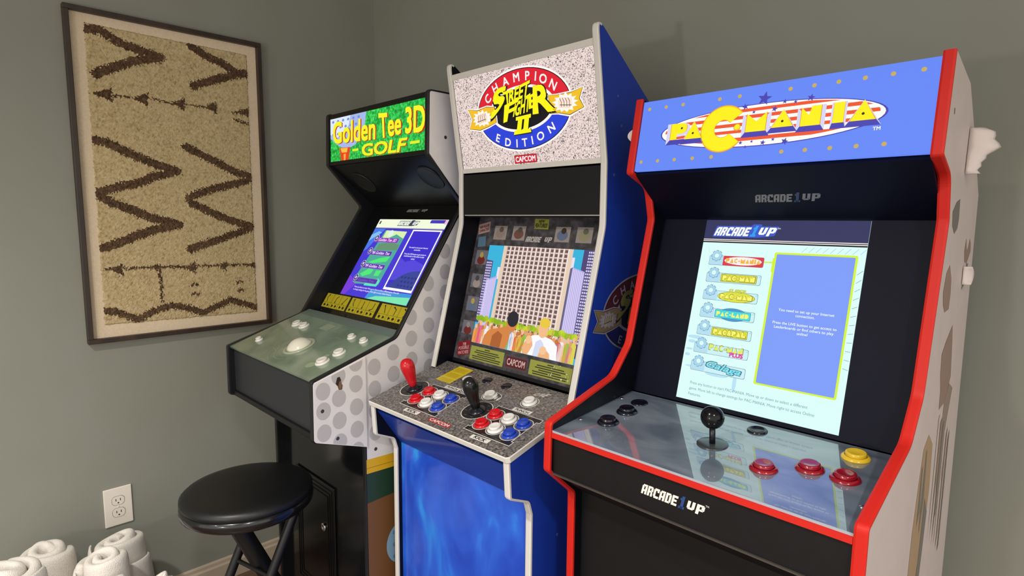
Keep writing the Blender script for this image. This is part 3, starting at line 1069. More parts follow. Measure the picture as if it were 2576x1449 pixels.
a.text('CAPCOM', .2150, .2800, .2305, .2425, E('fff0ee', 1.05), 3, bold=.03)
a.build('marquee_print', mq)
for y0, y1 in ((.0085, .0225), (.2485, .2605)):
    FM.slab('marquee_retainer', IN0, IN1, y0, y1, sf_white, sf, t=0.010, h=0.003, bev=0.001)
# black panel under the marquee
spk = SF.prism('speaker_panel', [(-.050, 1.472), (-.044, 1.472), (-.0445, 1.366), (-.0505, 1.366)], IN0, IN1, [black], sf)
SF.prism('panel_edge', [(-.050, 1.3665), (-.0435, 1.3665), (-.0435, 1.3645), (-.050, 1.3645)], IN0 + .004, IN1 - .002, [mat('silver_edge', 'b5b2ac', rough=0.35)], sf)
SF.prism('hood_underside', [(-.050, 1.366), (-.104, 1.3655), (-.104, 1.3605), (-.050, 1.361)], IN0, IN1, [dark_in], sf)
FS = SF.plane((-.0941, 1.3254), (.0049, .9454))
stone_dk = ramp_mat('dark_stone_bezel_print', [(0.3, '26262a'), (0.5, '3f3c41'), (0.7, '57545a')], 55, rough=0.35, detail=6)
bz = FS.slab('bezel', IN0, IN1, -.040, .3560, stone_dk, sf, t=0.006)
FS.slab('bezel_sill', IN0, IN1, .3560, .3650, black, sf, t=0.006, h=0.001)
sc = FS.slab('screen', .0755, .4295, .0405, .3045, E('35b6e0', 0.95), bz, t=0.002, h=0.0008)
a = Art(FS, base=0.0011, step=0.0002)
x0s, x1s, y0s, y1s = .0755, .4295, .0405, .3045
# skyline
LAV, LAV2, PUR = E('b9aee6', 0.95), E('d9d2f6', 1.0), E('5b5188', 0.7)
a.poly([(x0s, .080), (.101, .083), (.101, .250), (x0s, .250)], PUR, 0)
for i in range(4):
    for j in range(22):
        a.rect(.0775 + i * .0055, .0812 + i * .0055, .086 + j * .0072, .0900 + j * .0072, LAV2, 1)
a.poly([(.088, .134), (.126, .122), (.126, .260), (.088, .260)], LAV, 1)
for i in range(7):
    a.rect(.0915 + i * .0050, .0940 + i * .0050, .136 - i * .0014, .260, LAV2, 2)
a.rect(.123, .132, .098, .130, E('e8e0ee', 1.0), 0)
a.poly([(.366, .088), (.374, .083), (.412, .092), (.412, .280), (.366, .280)], E('6a6890', 0.8), 1)
a.poly([(.374, .083), (.412, .092), (.412, .280), (.374, .280)], LAV, 2)
for i in range(7):
    a.rect(.3765 + i * .0050, .3790 + i * .0050, .086 + i * .0013, .280, LAV2, 3)
a.poly([(.399, y0s), (x1s, y0s), (x1s, .290), (.412, .290), (.412, .092), (.399, .088)], PUR, 1)
for i in range(3):
    for j in range(30):
        a.rect(.4140 + i * .0055, .4178 + i * .0055, .044 + j * .0072, .0482 + j * .0072, LAV2, 2)
a.rect(.366, .376, .060, .086, E('e8e0ee', 1.0), 0)
# tower with its window grid
TW, PIL, WIN, SHD = E('cdb2ab', 0.95), E('f2dfd6', 1.0), E('7c615c', 0.7), E('a98c86', 0.8)
tx0, tx1, ty0, ty1 = .1330, .3680, y0s, .268
a.rect(tx0, tx1, ty0, ty1, TW, 2)
nc = 14
cw = (tx1 - tx0 - .024) / nc
for i in range(nc):
    xx = tx0 + .012 + i * cw
    for j in range(20):
        yy = ty0 + .003 + j * .0112
        a.rect(xx + .0022, xx + cw - .0040, yy, yy + .0074, WIN, 3)
        a.rect(xx + .0022, xx + cw - .0040, yy + .0074, yy + .0090, PIL, 3)
    a.rect(xx + cw - .0038, xx + cw + .0006, ty0, ty1, PIL, 4)
a.rect(tx0, tx0 + .012, ty0, ty1, E('e6cdb4', 1.0), 3)
a.rect(tx1 - .012, tx1, ty0, ty1, E('e6cdb4', 1.0), 3)
# green bushes and a generic cheering crowd
rnd = random.Random(3)
for i in range(34):
    xx = x0s + .012 + (x1s - x0s - .024) * i / 33
    a.ell(xx, .236 + .010 * rnd.random(), .0095, .0075, E(rnd.choice(['a8c81e', 'c6dc2c', '8eb51a']), 0.95), 5, n=12)
for i in range(40):
    xx = x0s + .010 + (x1s - x0s - .022) * i / 39
    yy = .249 + .012 * rnd.random()
    c = rnd.choice(['e8833a', 'f0a04c', '58a8e0', 'e0d84a', 'd8504a', '8cc83c', 'f2f0f0', 'e86a90'])
    a.poly([(xx - .008, .3040), (xx - .0085, yy + .012), (xx - .003, yy + .006), (xx + .003, yy + .006), (xx + .0085, yy + .012), (xx + .008, .3040)], E(c, 0.95), 6)
    a.ell(xx, yy, .0046, .0062, E(rnd.choice(['e8a066', 'c9783c', 'f2c090']), 0.95), 7, n=12)
    if i % 3 == 0:
        a.line([(xx + .006, yy + .010), (xx + .010, yy - .016)], .0036, E('e8a066', 0.95), 6)
# two large plain figures, back view and front view
SK, SK2, HR = E('d98540', 0.95), E('b8642a', 0.85), E('2c2a38', 0.5)
a.poly([(.118, .3040), (.122, .280), (.140, .262), (.170, .255), (.198, .246), (.214, .262), (.212, .285), (.205, .3040)], SK, 8)
a.poly([(.150, .3040), (.152, .276), (.170, .262), (.188, .270), (.186, .3040)], SK2, 9)
a.ell(.214, .238, .0185, .0215, SK, 8, n=20)
a.ell(.215, .226, .0195, .0200, HR, 9, n=20)
WS = E('f6f4fc', 1.05)
a.poly([(.262, .3040), (.268, .270), (.290, .256), (.318, .252), (.352, .258), (.372, .272), (.376, .3040)], WS, 8)
a.poly([(.300, .3040), (.304, .270), (.318, .262), (.330, .272), (.336, .3040)], E('d4daf2', 1.0), 9)
a.ell(.321, .237, .0160, .0215, E('f2bc88', 1.0), 9, n=20)
a.ell(.323, .222, .0170, .0120, E('e8c83a', 1.0), 10, n=20)
a.poly([(.266, .3040), (.262, .290), (.272, .268), (.290, .264), (.296, .280), (.284, .3040)], E('efb07a', 1.0), 10)
a.ell(.281, .268, .0105, .0100, E('f6c493', 1.0), 11, n=14)
a.poly([(.318, .3040), (.322, .288), (.340, .284), (.352, .292), (.356, .3040)], E('efb07a', 1.0), 10)
a.ell(.331, .287, .0110, .0100, E('f6c493', 1.0), 11, n=14)
a.build('screen_image', sc)
# cards printed around the screen
a = Art(FS)


def done(name='printed_card'):
    global a
    o = a.build(name, bz)
    if name == 'paint_chips':
        o['kind'] = 'stuff'
    a = Art(FS)

YC, CARD, TXD = P('8f9440', 0.35), P('8f8784', 0.35), P('23221c', 0.4)


def qcard(q, m, layer=0):
    a.poly(q, m, layer)


qcard([(.224, -.033), (.272, -.032), (.275, -.006), (.227, -.007)], YC)
a.text('NEW', .239, .259, -.0295, -.0225, TXD, 1, bold=.03, shear=.2)
a.text('FEATURES!', .229, .270, -.0205, -.0105, TXD, 1, bold=.03, shear=.2)
done()
tones = [('8a7a74', '5a4e4a'), ('6e4840', '4a4a44'), ('5c6a86', '3a2a26'), ('8a8468', '5c5c4c')]
for (cx0, cx1), (c1, c2) in zip(((.083, .131), (.153, .199), (.300, .347), (.367, .414)), tones):
    a.rect(cx0, cx1, -.013, .0245, CARD, 0)
    a.ell((cx0 + cx1) / 2, .008, .017, .013, P(c1, 0.35), 1, n=18)
    a.ell((cx0 + cx1) / 2 + .003, -.003, .008, .0075, P(c2, 0.35), 2, n=14)
    done()
arcade_logo(a, .204, .290, .0135, .0275, P('b4b0ac', 0.35), P('33343a', 0.35), 1, slant=.3)
done('logo_print')
qcard([(.016, -.015), (.061, -.025), (.064, .003), (.020, .013)], P('a08680', 0.35))
a.quad('NEW PLAYER', [(.022, -.010), (.058, -.018), (.059, -.011), (.023, -.003)], P('5a2226'), 1, bold=.03)
a.quad('CHARACTERS!', [(.023, .000), (.060, -.008), (.061, -.001), (.024, .007)], P('5a2226'), 1, bold=.03)
done()
qcard([(.024, .020), (.053, .016), (.058, .044), (.027, .048)], P('4f6f86', 0.35))
done()
for (y0, y1), (c1, c2) in zip(((.056, .0955), (.1215, .159), (.184, .223), (.250, .2865)), (('6a2a26', 'a89a4a'), ('9a8e8a', '4a4644'), ('5c6e88', 'a89a5a'), ('6a2a28', '8a8482'))):
    a.rect(.028, .0735, y0, y1, P('6b6c78', 0.35), 0)
    a.ell(.051, (y0 + y1) / 2 + .008, .015, .0115, P(c1, 0.35), 1, n=18)
    a.ell(.051, (y0 + y1) / 2 - .007, .0075, .0080, P(c2, 0.35), 2, n=14)
    done()
qcard([(.024, .313), (.071, .300), (.077, .338), (.027, .350)], P('7a1822', 0.35))
a.quad('78', [(.043, .3125), (.056, .3090), (.057, .3170), (.044, .3205)], P('b89a98'), 1, bold=.02)
a.quad('POSSIBLE', [(.030, .3255), (.069, .3150), (.070, .3235), (.031, .3335)], P('b89a98'), 1, bold=.02)
a.quad('MATCHES!', [(.031, .3375), (.070, .3275), (.072, .3360), (.032, .3455)], P('b89a98'), 1, bold=.02)
done()
for cx0, cx1 in ((.079, .206), (.296, .4265)):
    a.rect(cx0, cx1, .3130, .3490, YC, 0)
    mid = (cx0 + cx1) / 2
    for j, wd in enumerate((.020, .085, .095, .070, .108, .104)):
        a.rect(mid - wd / 2, mid + wd / 2, .3165 + j * .0053, .3188 + j * .0053, TXD, 1)
    done()
a.rect(.2105, .2905, .3145, .3480, P('47424a', 0.35), 0)
a.rect(.2155, .2855, .3185, .3440, P('5a141c', 0.35), 1)
a.text('CAPCOM', .2200, .2810, .3235, .3390, P('c4a8a8', 0.35), 2, bold=.03)
done()
# chipped paint flecks on the right-hand card
for i in range(16):
    cx, cy = .345 + rnd.random() * .078, .313 + rnd.random() * .032
    a.burst(cx, cy, .0012 + .0030 * rnd.random() ** 2, .0010 + .0024 * rnd.random() ** 2, P('d8d6c4', 0.5), 2, n=5, k=.5, seed=i)
done('paint_chips')
# control deck
FD = SF.plane((.0165, .9735), (.252, .910))
granite = ramp_mat('grey_granite_print', [(0.30, '211f1e'), (0.42, '504c49'), (0.56, '716b68'), (0.72, '98918d')], 210, rough=0.38, detail=5, coat=0.3, coat_rough=0.12)
dverts = [(IN0 + .0005, .0), (IN1 - .0005, .0), (IN1 - .0005, .0455), (SF.w + .003, .0455), (SF.w + .003, .2385), (SF.w - .002, .2430), (.002, .2430), (-.003, .2385), (-.003, .0455), (IN0 + .0005, .0455)]


def slab_poly(fr, name, pts, t, m, parent, side_m=None, h=0.0):
    n = len(pts)
    v = [fr.at(x, y, h) for x, y in pts] + [fr.at(x, y, h - t) for x, y in pts]
    f = [tuple(range(n))[::-1], tuple(range(n, 2 * n))] + [(i, (i + 1) % n, (i + 1) % n + n, i + n) for i in range(n)]
    fm = [0, 0] + [1 if side_m else 0] * n
    return mesh_obj(name, v, f, [m, side_m] if side_m else [m], parent, fm)


dk = slab_poly(FD, 'control_deck', dverts, .0125, granite, sf)
# ivory edging round the three open sides of the deck
ev, ef = [], []
edge_line = [(-.003, .0465), (-.003, .2385), (.002, .2430), (SF.w - .002, .2430), (SF.w + .003, .2385), (SF.w + .003, .0465)]
for x, y in edge_line:
    dx = -.0016 if x < .1 else .0016
    if y < .24 and y > .2 or y < .06:
        ox, oy = dx, 0
    else:
        ox, oy = 0, .0016
    for hh, out in ((.0002, 0), (-.0015, 1), (-.0115, 1), (-.0130, 0)):
        ev.append(FD.at(x + ox * out, y + oy * out, hh))
for i in range(len(edge_line) - 1):
    for j in range(4):
        jj = (j + 1) % 4
        ef.append((i * 4 + j, i * 4 + jj, (i + 1) * 4 + jj, (i + 1) * 4 + j))
mesh_obj('deck_edging', ev, ef, sf_white, dk)
b_r = mat('bright_red_plastic', 'c4141e', rough=0.2, spec=0.5)
b_w = mat('white_button_plastic', 'dcdad6', rough=0.25, spec=0.5)
b_b = mat('blue_button_plastic', '1c3fae', rough=0.2, spec=0.5)
a = Art(FD, base=0.0002, step=0.00015)
PW_, PK, PG = P('d8d5cf', 0.4), P('1b1a1b', 0.4), P('4a4644', 0.4)
for ox in (.0, .2365):
    cx = .061 + ox
    a.ell(cx, .146, .0365, .0375, PW_, 0, n=36)
    a.ell(cx, .146, .0345, .0355, PK, 1, n=36)
    for k in range(8):
        t = math.radians(45 * k + 22)
        a.rect(cx + .027 * math.cos(t) - .004, cx + .027 * math.cos(t) + .004, .146 + .028 * math.sin(t) - .0015, .146 + .028 * math.sin(t) + .0015, PG, 2)
    for m, gx, layer in ((PW_, .0, 0), (PK, .0016, 1)):
        a.poly([(.093 + ox + gx, .1085 + gx), (.2275 + ox - gx, .1085 + gx), (.2275 + ox - gx, .1230 - gx), (.2200 + ox - gx, .1230 - gx), (.2220 + ox - gx, .1980 + gx), (.2280 + ox - gx, .1980 + gx), (.2280 + ox - gx, .2130 - gx), (.090 + ox + gx, .2130 - gx), (.090 + ox + gx, .1980 + gx), (.0965 + ox + gx, .1980 + gx), (.0965 + ox + gx, .1230 - gx), (.093 + ox + gx, .1230 - gx)], m, layer)
    for x in (.116, .158, .2005):
        for y in (.141, .182):
            a.ell(x + ox, y, .0215, .0215, PW_, 2, n=28)
            a.ell(x + ox, y, .0200, .0200, P('6a5f5d'), 3, n=28)
    for k in range(3):
        a.rect(.103 + ox + k * .040, .121 + ox + k * .040, .1125, .1155, PG, 2)
        a.rect(.103 + ox + k * .040, .121 + ox + k * .040, .2065, .2095, PG, 2)
    a.poly([(.133 + ox, .0965), (.184 + ox, .0945), (.184 + ox, .1065), (.133 + ox, .1085)], PW_, 3)
    a.text('PUNCH', .139 + ox, .178 + ox, .0985, .1050, PK, 4, bold=.03, shear=.15)
    a.poly([(.129 + ox, .2185), (.181 + ox, .2155), (.181 + ox, .2285), (.129 + ox, .2305)], PW_, 3)
    a.text('KICK', .138 + ox, .171 + ox, .2190, .2270, PK, 4, bold=.03, shear=.15)
a.ell(.203, .0855, .0215, .0215, PW_, 0, n=28)
a.ell(.203, .0855, .0200, .0200, granite, 1, n=28)
a.ell(.283, .0870, .0270, .0205, PW_, 0, n=28)
a.ell(.283, .0870, .0255, .0190, PG, 1, n=28)
for px in (.225, .298):
    for k in range(1 if px < .26 else 2):
        a.ell(px + .008 * k, .082, .0018, .0020, PW_, 3, n=10)
        a.rect(px + .008 * k - .0022, px + .008 * k + .0022, .0845, .0935, PW_, 3)
a.ell(.385, .066, .0215, .0215, PW_, 0, n=28)
a.ell(.385, .066, .0200, .0200, granite, 1, n=28)
a.quad('LiVE', [(.371, .026), (.408, .018), (.404, .034), (.368, .038)], PW_, 1, bold=.02, shear=.5)
a.rect(.222, .295, .2165, .2300, P('a82430', 0.4), 1, r=.003)
a.text('CAPCOM', .2265, .2905, .2190, .2275, PW_, 2, bold=.03)
a.poly([(.077, .007), (.134, .010), (.131, .089), (.073, .087)], P('c7b020', 0.35), 1)
for j in range(3):
    a.rect(.080, .128, .013 + .027 * j, .0135 + .027 * j + .0004, P('e2d670', 0.35), 2)
    for jj in range(5):
        a.rect(.084, .124, .0185 + .027 * j + jj * .0038, .0197 + .027 * j + jj * .0038, P('a8941a', 0.35), 2)
a.build('deck_print', dk)
for ox in (.0, .2365):
    for x, m in ((.116, b_r), (.158, b_w), (.2005, b_b)):
        for y in (.141, .182):
            button(FD, x + ox, y, .0175, m, sf)
for x, y in ((.203, .0855), (.278, .0860), (.385, .066)):
    button(FD, x, y, .0175, b_w, sf)
for x, y in ((.212, .034), (.279, .034)):
    FD.lathe('button_plug', x, y, [(.0135, 0), (.0135, .0012), (.0115, .0026), (.006, .0034), (.002, .0036)], b_black, sf, seg=20)
FD.lathe('port_cover', .152, .048, [(.0125, 0), (.0125, .001), (.011, .0018), (.0025, .0018), (.002, .0008)], b_w, sf, seg=20)
for x, cname, col in ((.061, 'red', 'c11420'), (.2985, 'black', '121214')):
    wsh = FD.lathe('joystick', x, .147, [(.0205, 0), (.0205, .002), (.018, .0045), (.0095, .0085), (.008, .0095)], b_black, sf, seg=28)
    FD.lathe('bat_handle', x, .147, [(.0078, .008), (.0095, .009), (.0105, .014), (.0125, .026), (.0150, .040), (.0172, .052), (.0180, .060), (.0172, .068), (.0140, .0755), (.0085, .0797), (.002, .0812)], mat(cname + '_bat_handle', col, rough=0.2, spec=0.5), wsh, seg=28, tilt=(-.05, .02))
# lower body
bl_front = ramp_mat('blue_lower_art_print', [(0.28, '0f3aae'), (0.45, '1c4cc0'), (0.58, '2860d4'), (0.70, '2f92e8')], 6.0, rough=0.28, detail=3.5, stretch=(1, 1, 0.55), distortion=1.4, coat=0.4, coat_rough=0.08)
SF.prism('sloped_panel', [(.230, .888), (.237, .886), (.1715, .789), (.1645, .791)], IN0, IN1, [mat('deep_blue_panel', '1239a0', rough=0.35, coat=0.3)], sf)
SF.prism('lower_front_panel', [(.160, .790), (.1675, .790), (.1695, 0.004), (.162, 0.004)], IN0, IN1, [bl_front], sf)
# emblem in print colours darkened for shade, and hardware on the right side
FSd = SF.side(SF.w, 1)


class Sub:
    """emblem coordinates placed on the side panel at reduced scale"""

    def __init__(self, fr, cx, cy, k):
        self.fr, self.cx, self.cy, self.k = fr, cx, cy, k

    def at(self, x, y, h=0.0):
        return self.fr.at(self.cx + (x - .249) * self.k, self.cy + (y - .123) * self.k, h)


a = Art(Sub(FSd, .186, -1.142, .95))
Pm = dict(white=P('8d8ba0'), black=P('12122a'), red=P('4c1a2c'), blue=P('141a5a'), gold=P('7a6a50'), yellow=P('6f6f3e'), fist=P('a09888'))
sf_emblem(a, Pm, 0)
a.build('side_print', spR)
for u, z in ((-.075, 1.617), (-.090, 1.556), (-.068, 1.452), (.10, .70), (.045, .30)):
    fr = Frame(SF.p(SF.w, u, z), (0, 1, 0), (0, 0, -1), (1, 0, 0))
    fr.lathe('screw', 0, 0, [(.004, -.0005), (.004, .0004), (.003, .001), (.001, .0012)], mat('blue_screw_cap', '2a4a9a', rough=0.3), sf, seg=12)

# ================================================================== 3. golf cabinet (left)
GT = Cab(0.391, -0.430, 0.561)
gt = empty('arcade_cabinet', (GT.X + GT.w / 2, GT.Y, 0), 'black and white arcade machine at left with a lit green golf marquee and trackball', 'arcade cabinet', 'arcade machines in a row against the wall')
gt_front = fillet([(-.36, 1.694), (.0, 1.694, .012), (.0042, 1.527, .010), (-.1165, 1.395, .014), (.112, 1.047, .03), (.3475, .972, .006), (.349, .823, .010), (.2105, .776, .001), (.2115, 0.002)])
gt_prof = gt_front + [(-.36, 0.002)]
gt_white = mat('grey_white_side_vinyl', 'dedbd9', rough=0.5, noise=(30, 0.03))
gt_trim = mat('black_edge_trim', '15171a', rough=0.4)
spL = GT.prism('side_panel', gt_prof, 0, T, [black, gt_white], gt, left=1, right=0, edge=0)
spR = GT.prism('side_panel', gt_prof, GT.w - T, GT.w, [black, gt_white], gt, left=0, right=1, edge=0)
for w0, sp in ((0, spL), (GT.w - T, spR)):
    GT.trim('edge_trim', gt_front, w0, w0 + T, gt_trim, sp)
IN0, IN1 = T, GT.w - T
GT.prism('back_panel', [(-.35, 0.01), (-.34, 0.01), (-.34, 1.67), (-.35, 1.67)], IN0, IN1, [black], gt)
GT.prism('top_panel', [(-.004, 1.690), (-.345, 1.690), (-.345, 1.680), (-.004, 1.680)], IN0, IN1, [black], gt)
FM = GT.plane((-.005, 1.683), (-.001, 1.526))
grass = ramp_mat('lit_grass_print', [(0.30, '0a7a2c'), (0.45, '16a93c'), (0.58, '2fd255'), (0.75, '6dec7c')], 120, detail=5, emit=1.0, rough=0.25)
mq = FM.slab('marquee', .020, .546, .0065, .1450, grass, gt, t=0.010)
for y0, y1 in ((.0, .0075), (.1440, .156)):
    FM.slab('marquee_retainer', IN0, IN1, y0, y1, black, gt, t=0.012, h=0.002)
FM.slab('marquee_retainer', IN0, .021, .0065, .1450, black, gt, t=0.012, h=0.002)
a = Art(FM)
# golf ball and tee behind the words
ball = [(.0205, .0070), (.244, .0070), (.236, .040), (.215, .075), (.180, .100), (.143, .108), (.100, .104), (.060, .090), (.0205, .068)]
a.poly(ball, E('a9bdf0', 0.95), 0)
a.poly([(.0205, .0070), (.150, .0070), (.140, .035), (.110, .060), (.060, .070), (.0205, .056)], E('dfeafc', 1.0), 1)
for i in range(6):
    for j in range(4):
        x, y = .040 + i * .032 + (j % 2) * .016, .018 + j * .020
        if x + y * 1.3 < .262:
            a.ell(x, y, .0075, .0042, E('7f97e0', 0.9), 2, n=14)
a.poly([(.080, .103), (.149, .105), (.139, .1445), (.092, .1445)], E('e8401c', 1.0), 3)
a.poly([(.088, .105), (.134, .106), (.128, .120), (.096, .119)], E('ffc040', 1.0), 4)
a.poly([(.108, .124), (.122, .124), (.119, .1445), (.109, .1445)], E('ffb030', 1.0), 4)
GY, GR = E('f6f01e', 1.05), E('c2261c', 0.9)
for s, qd in (('Golden', [(.042, .020), (.296, .030), (.294, .094), (.041, .086)]), ('Tee', [(.314, .024), (.430, .033), (.428, .091), (.322, .094)]), ('3D', [(.452, .024), (.541, .026), (.540, .096), (.452, .092)])):
    a.quad(s, [(x + .005, y + .0015) for x, y in qd], GR, 5, bold=.035)
    a.quad(s, qd, GY, 6, bold=.028)
a.quad('GOLF', [(.2225, .1055), (.462, .1065), (.446, .1420), (.226, .1390)], GR, 5, bold=.055)
a.quad('GOLF', [(.2205, .1040), (.459, .1050), (.443, .1410), (.224, .1380)], E('e6f01e', 1.05), 6, bold=.035)
a.rect(.163, .199, .1135, .1200, E('e6f01e', 1.0), 6)
a.rect(.474, .519, .1165, .1240, E('e6f01e', 1.0), 6)
a.build('marquee_print', mq)
# speaker panel
FL = GT.plane((-.006, 1.526), (-.168, 1.397))
spk = FL.slab('speaker_panel', IN0, IN1, 0.0, .2060, mat('satin_black_panel', '0f1012', rough=0.35, spec=0.25), gt, t=0.006)
for x in (.108, .470):
    g = FL.lathe('speaker_grille', x, .085, [(.046, -.001), (.046, .0022), (.0435, .0040), (.0415, .0028), (.040, .0020), (.010, .0034), (.002, .0036)], mat('grille_black', '0c0d0e', rough=0.5), gt, seg=32)
FS = GT.plane((-.1518, 1.3716), (.0712, 1.0266))
bz = FS.slab('bezel', IN0, IN1, -.0315, .388, black_gloss, gt, t=0.006)
a = Art(FS)
arcade_logo(a, .226, .333, -.0160, -.0055, P('8a8a8c', 0.35), P('26272c', 0.35), 0, slant=.5)
a.build('logo_print', bz)
sc = FS.slab('screen', .0950, .4700, .0230, .3110, E('4636d8', 0.95), bz, t=0.002, h=0.0008)
a = Art(FS, base=0.0011, step=0.0002)
a.rect(.0950, .4700, .0230, .0550, E('eef6d8', 1.05), 0)
a.rect(.0950, .4700, .0550, .0580, E('b8b0e6', 0.9), 0)
a.rect(.0950, .4700, .0580, .0600, E('2c2560', 0.7), 0)
a.rect(.104, .112, .0300, .0420, E('3a3a44', 0.6), 1)
arcade_logo(a, .218, .322, .0310, .0460, E('f6fae6', 1.05), E('3a3f5a', 0.7), 2, slant=.5, outline=E('5a6078', 0.7))
a.rect(.385, .462, .0245, .0365, E('4a3ac0', 0.9), 1, r=.004)
a.ell(.463, .0320, .0065, .0090, E('f4b8d8', 1.0), 2, n=16)
BLU, TEA, GRN = E('4a7cf0', 0.95), E('4fb4a0', 0.9), E('4fe878', 1.0)
a.poly([(.0950, .0600), (.160, .0600), (.140, .090), (.112, .140), (.0950, .150)], BLU, 0)
a.poly([(.0950, .085), (.130, .070), (.150, .075), (.0950, .110)], E('7fc0f4', 1.0), 1)
a.poly([(.0950, .240), (.130, .255), (.160, .2650), (.120, .3110), (.0950, .3110)], E('7a3ae0', 0.95), 0)
a.poly([(.255, .280), (.470, .275), (.4700, .3110), (.245, .3110)], E('3f9ae0', 0.95), 0)
a.poly([(.300, .298), (.470, .286), (.4700, .3110), (.255, .3110)], E('7ae8b0', 1.0), 1)
a.poly([(.165, .066), (.290, .069), (.288, .150), (.282, .262), (.150, .268), (.128, .262), (.150, .150)], TEA, 1)
a.poly([(.172, .066), (.290, .069), (.288, .095), (.240, .080), (.200, .098), (.170, .095)], E('d8f0b0', 1.0), 2)
a.poly([(.170, .120), (.230, .108), (.286, .118), (.284, .138), (.165, .142)], E('6a9a78', 0.9), 2)
a.poly([(.160, .188), (.215, .170), (.268, .160), (.262, .180), (.190, .190)], GRN, 2)
a.poly([(.150, .232), (.185, .210), (.215, .212), (.210, .228), (.170, .240)], GRN, 2)
a.poly([(.232, .214), (.262, .212), (.258, .232), (.232, .234)], GRN, 2)
a.poly([(.205, .262), (.268, .240), (.282, .250), (.276, .268), (.205, .270)], E('5ae8b8', 1.0), 2)
a.ell(.205, .078, .014, .013, E('dff4e8', 1.0), 3, n=18)
PB = E('6a2ab4', 0.9)
for i, y in enumerate((.0950, .1435, .1925, .2440)):
    a.rect(.128, .268, y, y + .0170, E('9a6ae0', 0.9), 3, r=.003)
    a.rect(.129, .267, y + .001, y + .0160, [E('9a2ab8', 0.95), PB, PB, E('5a36b0', 0.9)][i], 4, r=.003)
    a.gear(.139, y + .002, .0125, E('e6e0ff', 1.0), E('e6e0ff', 1.0), 5)
    a.gear(.139, y + .002, .0108, E('2c2460', 0.7), E('cfc8f6', 1.0), 6)
for y, s in ((.0950, 'Golden Tee 3D'), (.1435, "'98 Golden Tee"), (.1925, "'99 Golden Tee")):
    a.text(s, .156, .258, y + .0030, y + .0135, E('f2e6ff', 1.05), 6, bold=.01, shear=.2)
a.text('Golden Tee', .158, .252, .2490, .2570, E('7f6ad0', 0.9), 6)
a.rect(.3175, .4655, .0610, .2720, E('f6f6fc', 1.1), 2)
a.rect(.3245, .4600, .0660, .2640, E('3a2ad0', 0.95), 3)
a.poly([(.3245, .160), (.360, .175), (.400, .165), (.4600, .180), (.4600, .230), (.3245, .240)], E('5446e0', 0.95), 4)
a.ell(.440, .290, .110, .080, E('3a4aa8', 0.8), 5, n=40, a0=197, a1=282)
pts = []
for k in range(17):
    t = math.radians(200 + 80 * k / 16)
    pts.append((min(.4600, max(.3245, .4550 + .125 * math.cos(t))), min(.2640, .2960 + .095 * math.sin(t))))
a.poly(pts + [(.4600, .2640), (.3300, .2640)], E('3a4aa8', 0.8), 6)
for i in range(5):
    for j in range(3):
        x, y = .385 + i * .017 + (j % 2) * .008, .226 + j * .014
        if x < .456:
            a.ell(x, y, .0055, .0035, E('2c3888', 0.75), 7, n=12)
for s, cy, mw in (('You need to set up your Internet', .1240, .100), ('connection.', .1320, .036), ('Press the LIVE button to get access to', .1470, .118), ('Leaderboards or find others to play', .1545, .112), ('online!', .1630, .022)):
    a.ctext(s, .3925, cy, .0052, E('eeeaff', 1.1), 8, bold=.012, maxw=mw)
for s, cy, mw in (('Press any button to start. Move up or down to select a different game. Move left', .2780, .290), ('to change settings for the game. Move right to access Online Features.', .2870, .290)):
    a.ctext(s, .158, cy, .0056, E('f2dcff', 1.05), 3, bold=.012, maxw=mw, align='l')
a.build('screen_image', sc)
# yellow shot cards under the screen
yel = mat('yellow_instruction_card', 'b3a51f', rough=0.4)
ink = P('1d1c14', 0.4)
shots = [[(.012, .006), (.006, .016), (.012, .028)], [(.014, .028), (.014, .014), (.024, .006)], [(.012, .028), (.026, .006)],
         [(.010, .006), (.012, .020), (.020, .028)], [(.018, .028), (.018, .006)], [(.012, .030), (.024, .024), (.026, .006)],
         [(.014, .006), (.026, .028)], [(.012, .006), (.024, .012), (.022, .030)], [(.014, .006), (.026, .014), (.018, .030)]]
for gi, (x0, x1) in enumerate(((.0200, .1700), (.1820, .3370), (.3530, .5050))):
    strip = FS.slab('instruction_strip', x0, x1, .3165, .3670, yel, gt, t=0.0005, h=0.0012)
    a = Art(FS, base=0.0015, step=0.0002)
    cw = (x1 - x0) / 3
    a.rect(x0, x1, .3485, .3492, ink, 0)
    for k in range(3):
        xo = x0 + cw * k
        if k:
            a.rect(xo - .0005, xo + .0005, .3165, .3670, ink, 0)
        a.line([(xo + q[0] + .008, .3165 + q[1]) for q in shots[gi * 3 + k]], .0024, ink, 1)
        tip = shots[gi * 3 + k][0]
        a.ell(xo + tip[0] + .008, .3165 + tip[1], .0030, .0030, ink, 1, n=8)
        for m_, dx in ((0, .015), (1, .036)):
            rr = random.Random(gi * 10 + k * 2 + m_)
            a.burst(xo + dx, .3580, .0070, .0058, ink, 1, n=3 + rr.randint(0, 2), k=.65, seed=gi * 7 + k + m_ * 31)
    a.build('strip_print', strip)
for x in (.031, .191, .333, .475):
    FS.lathe('screw', x, .3780, [(.0045, 0), (.0042, .001), (.003, .002), (.001, .0022)], black_gloss, gt, seg=12)
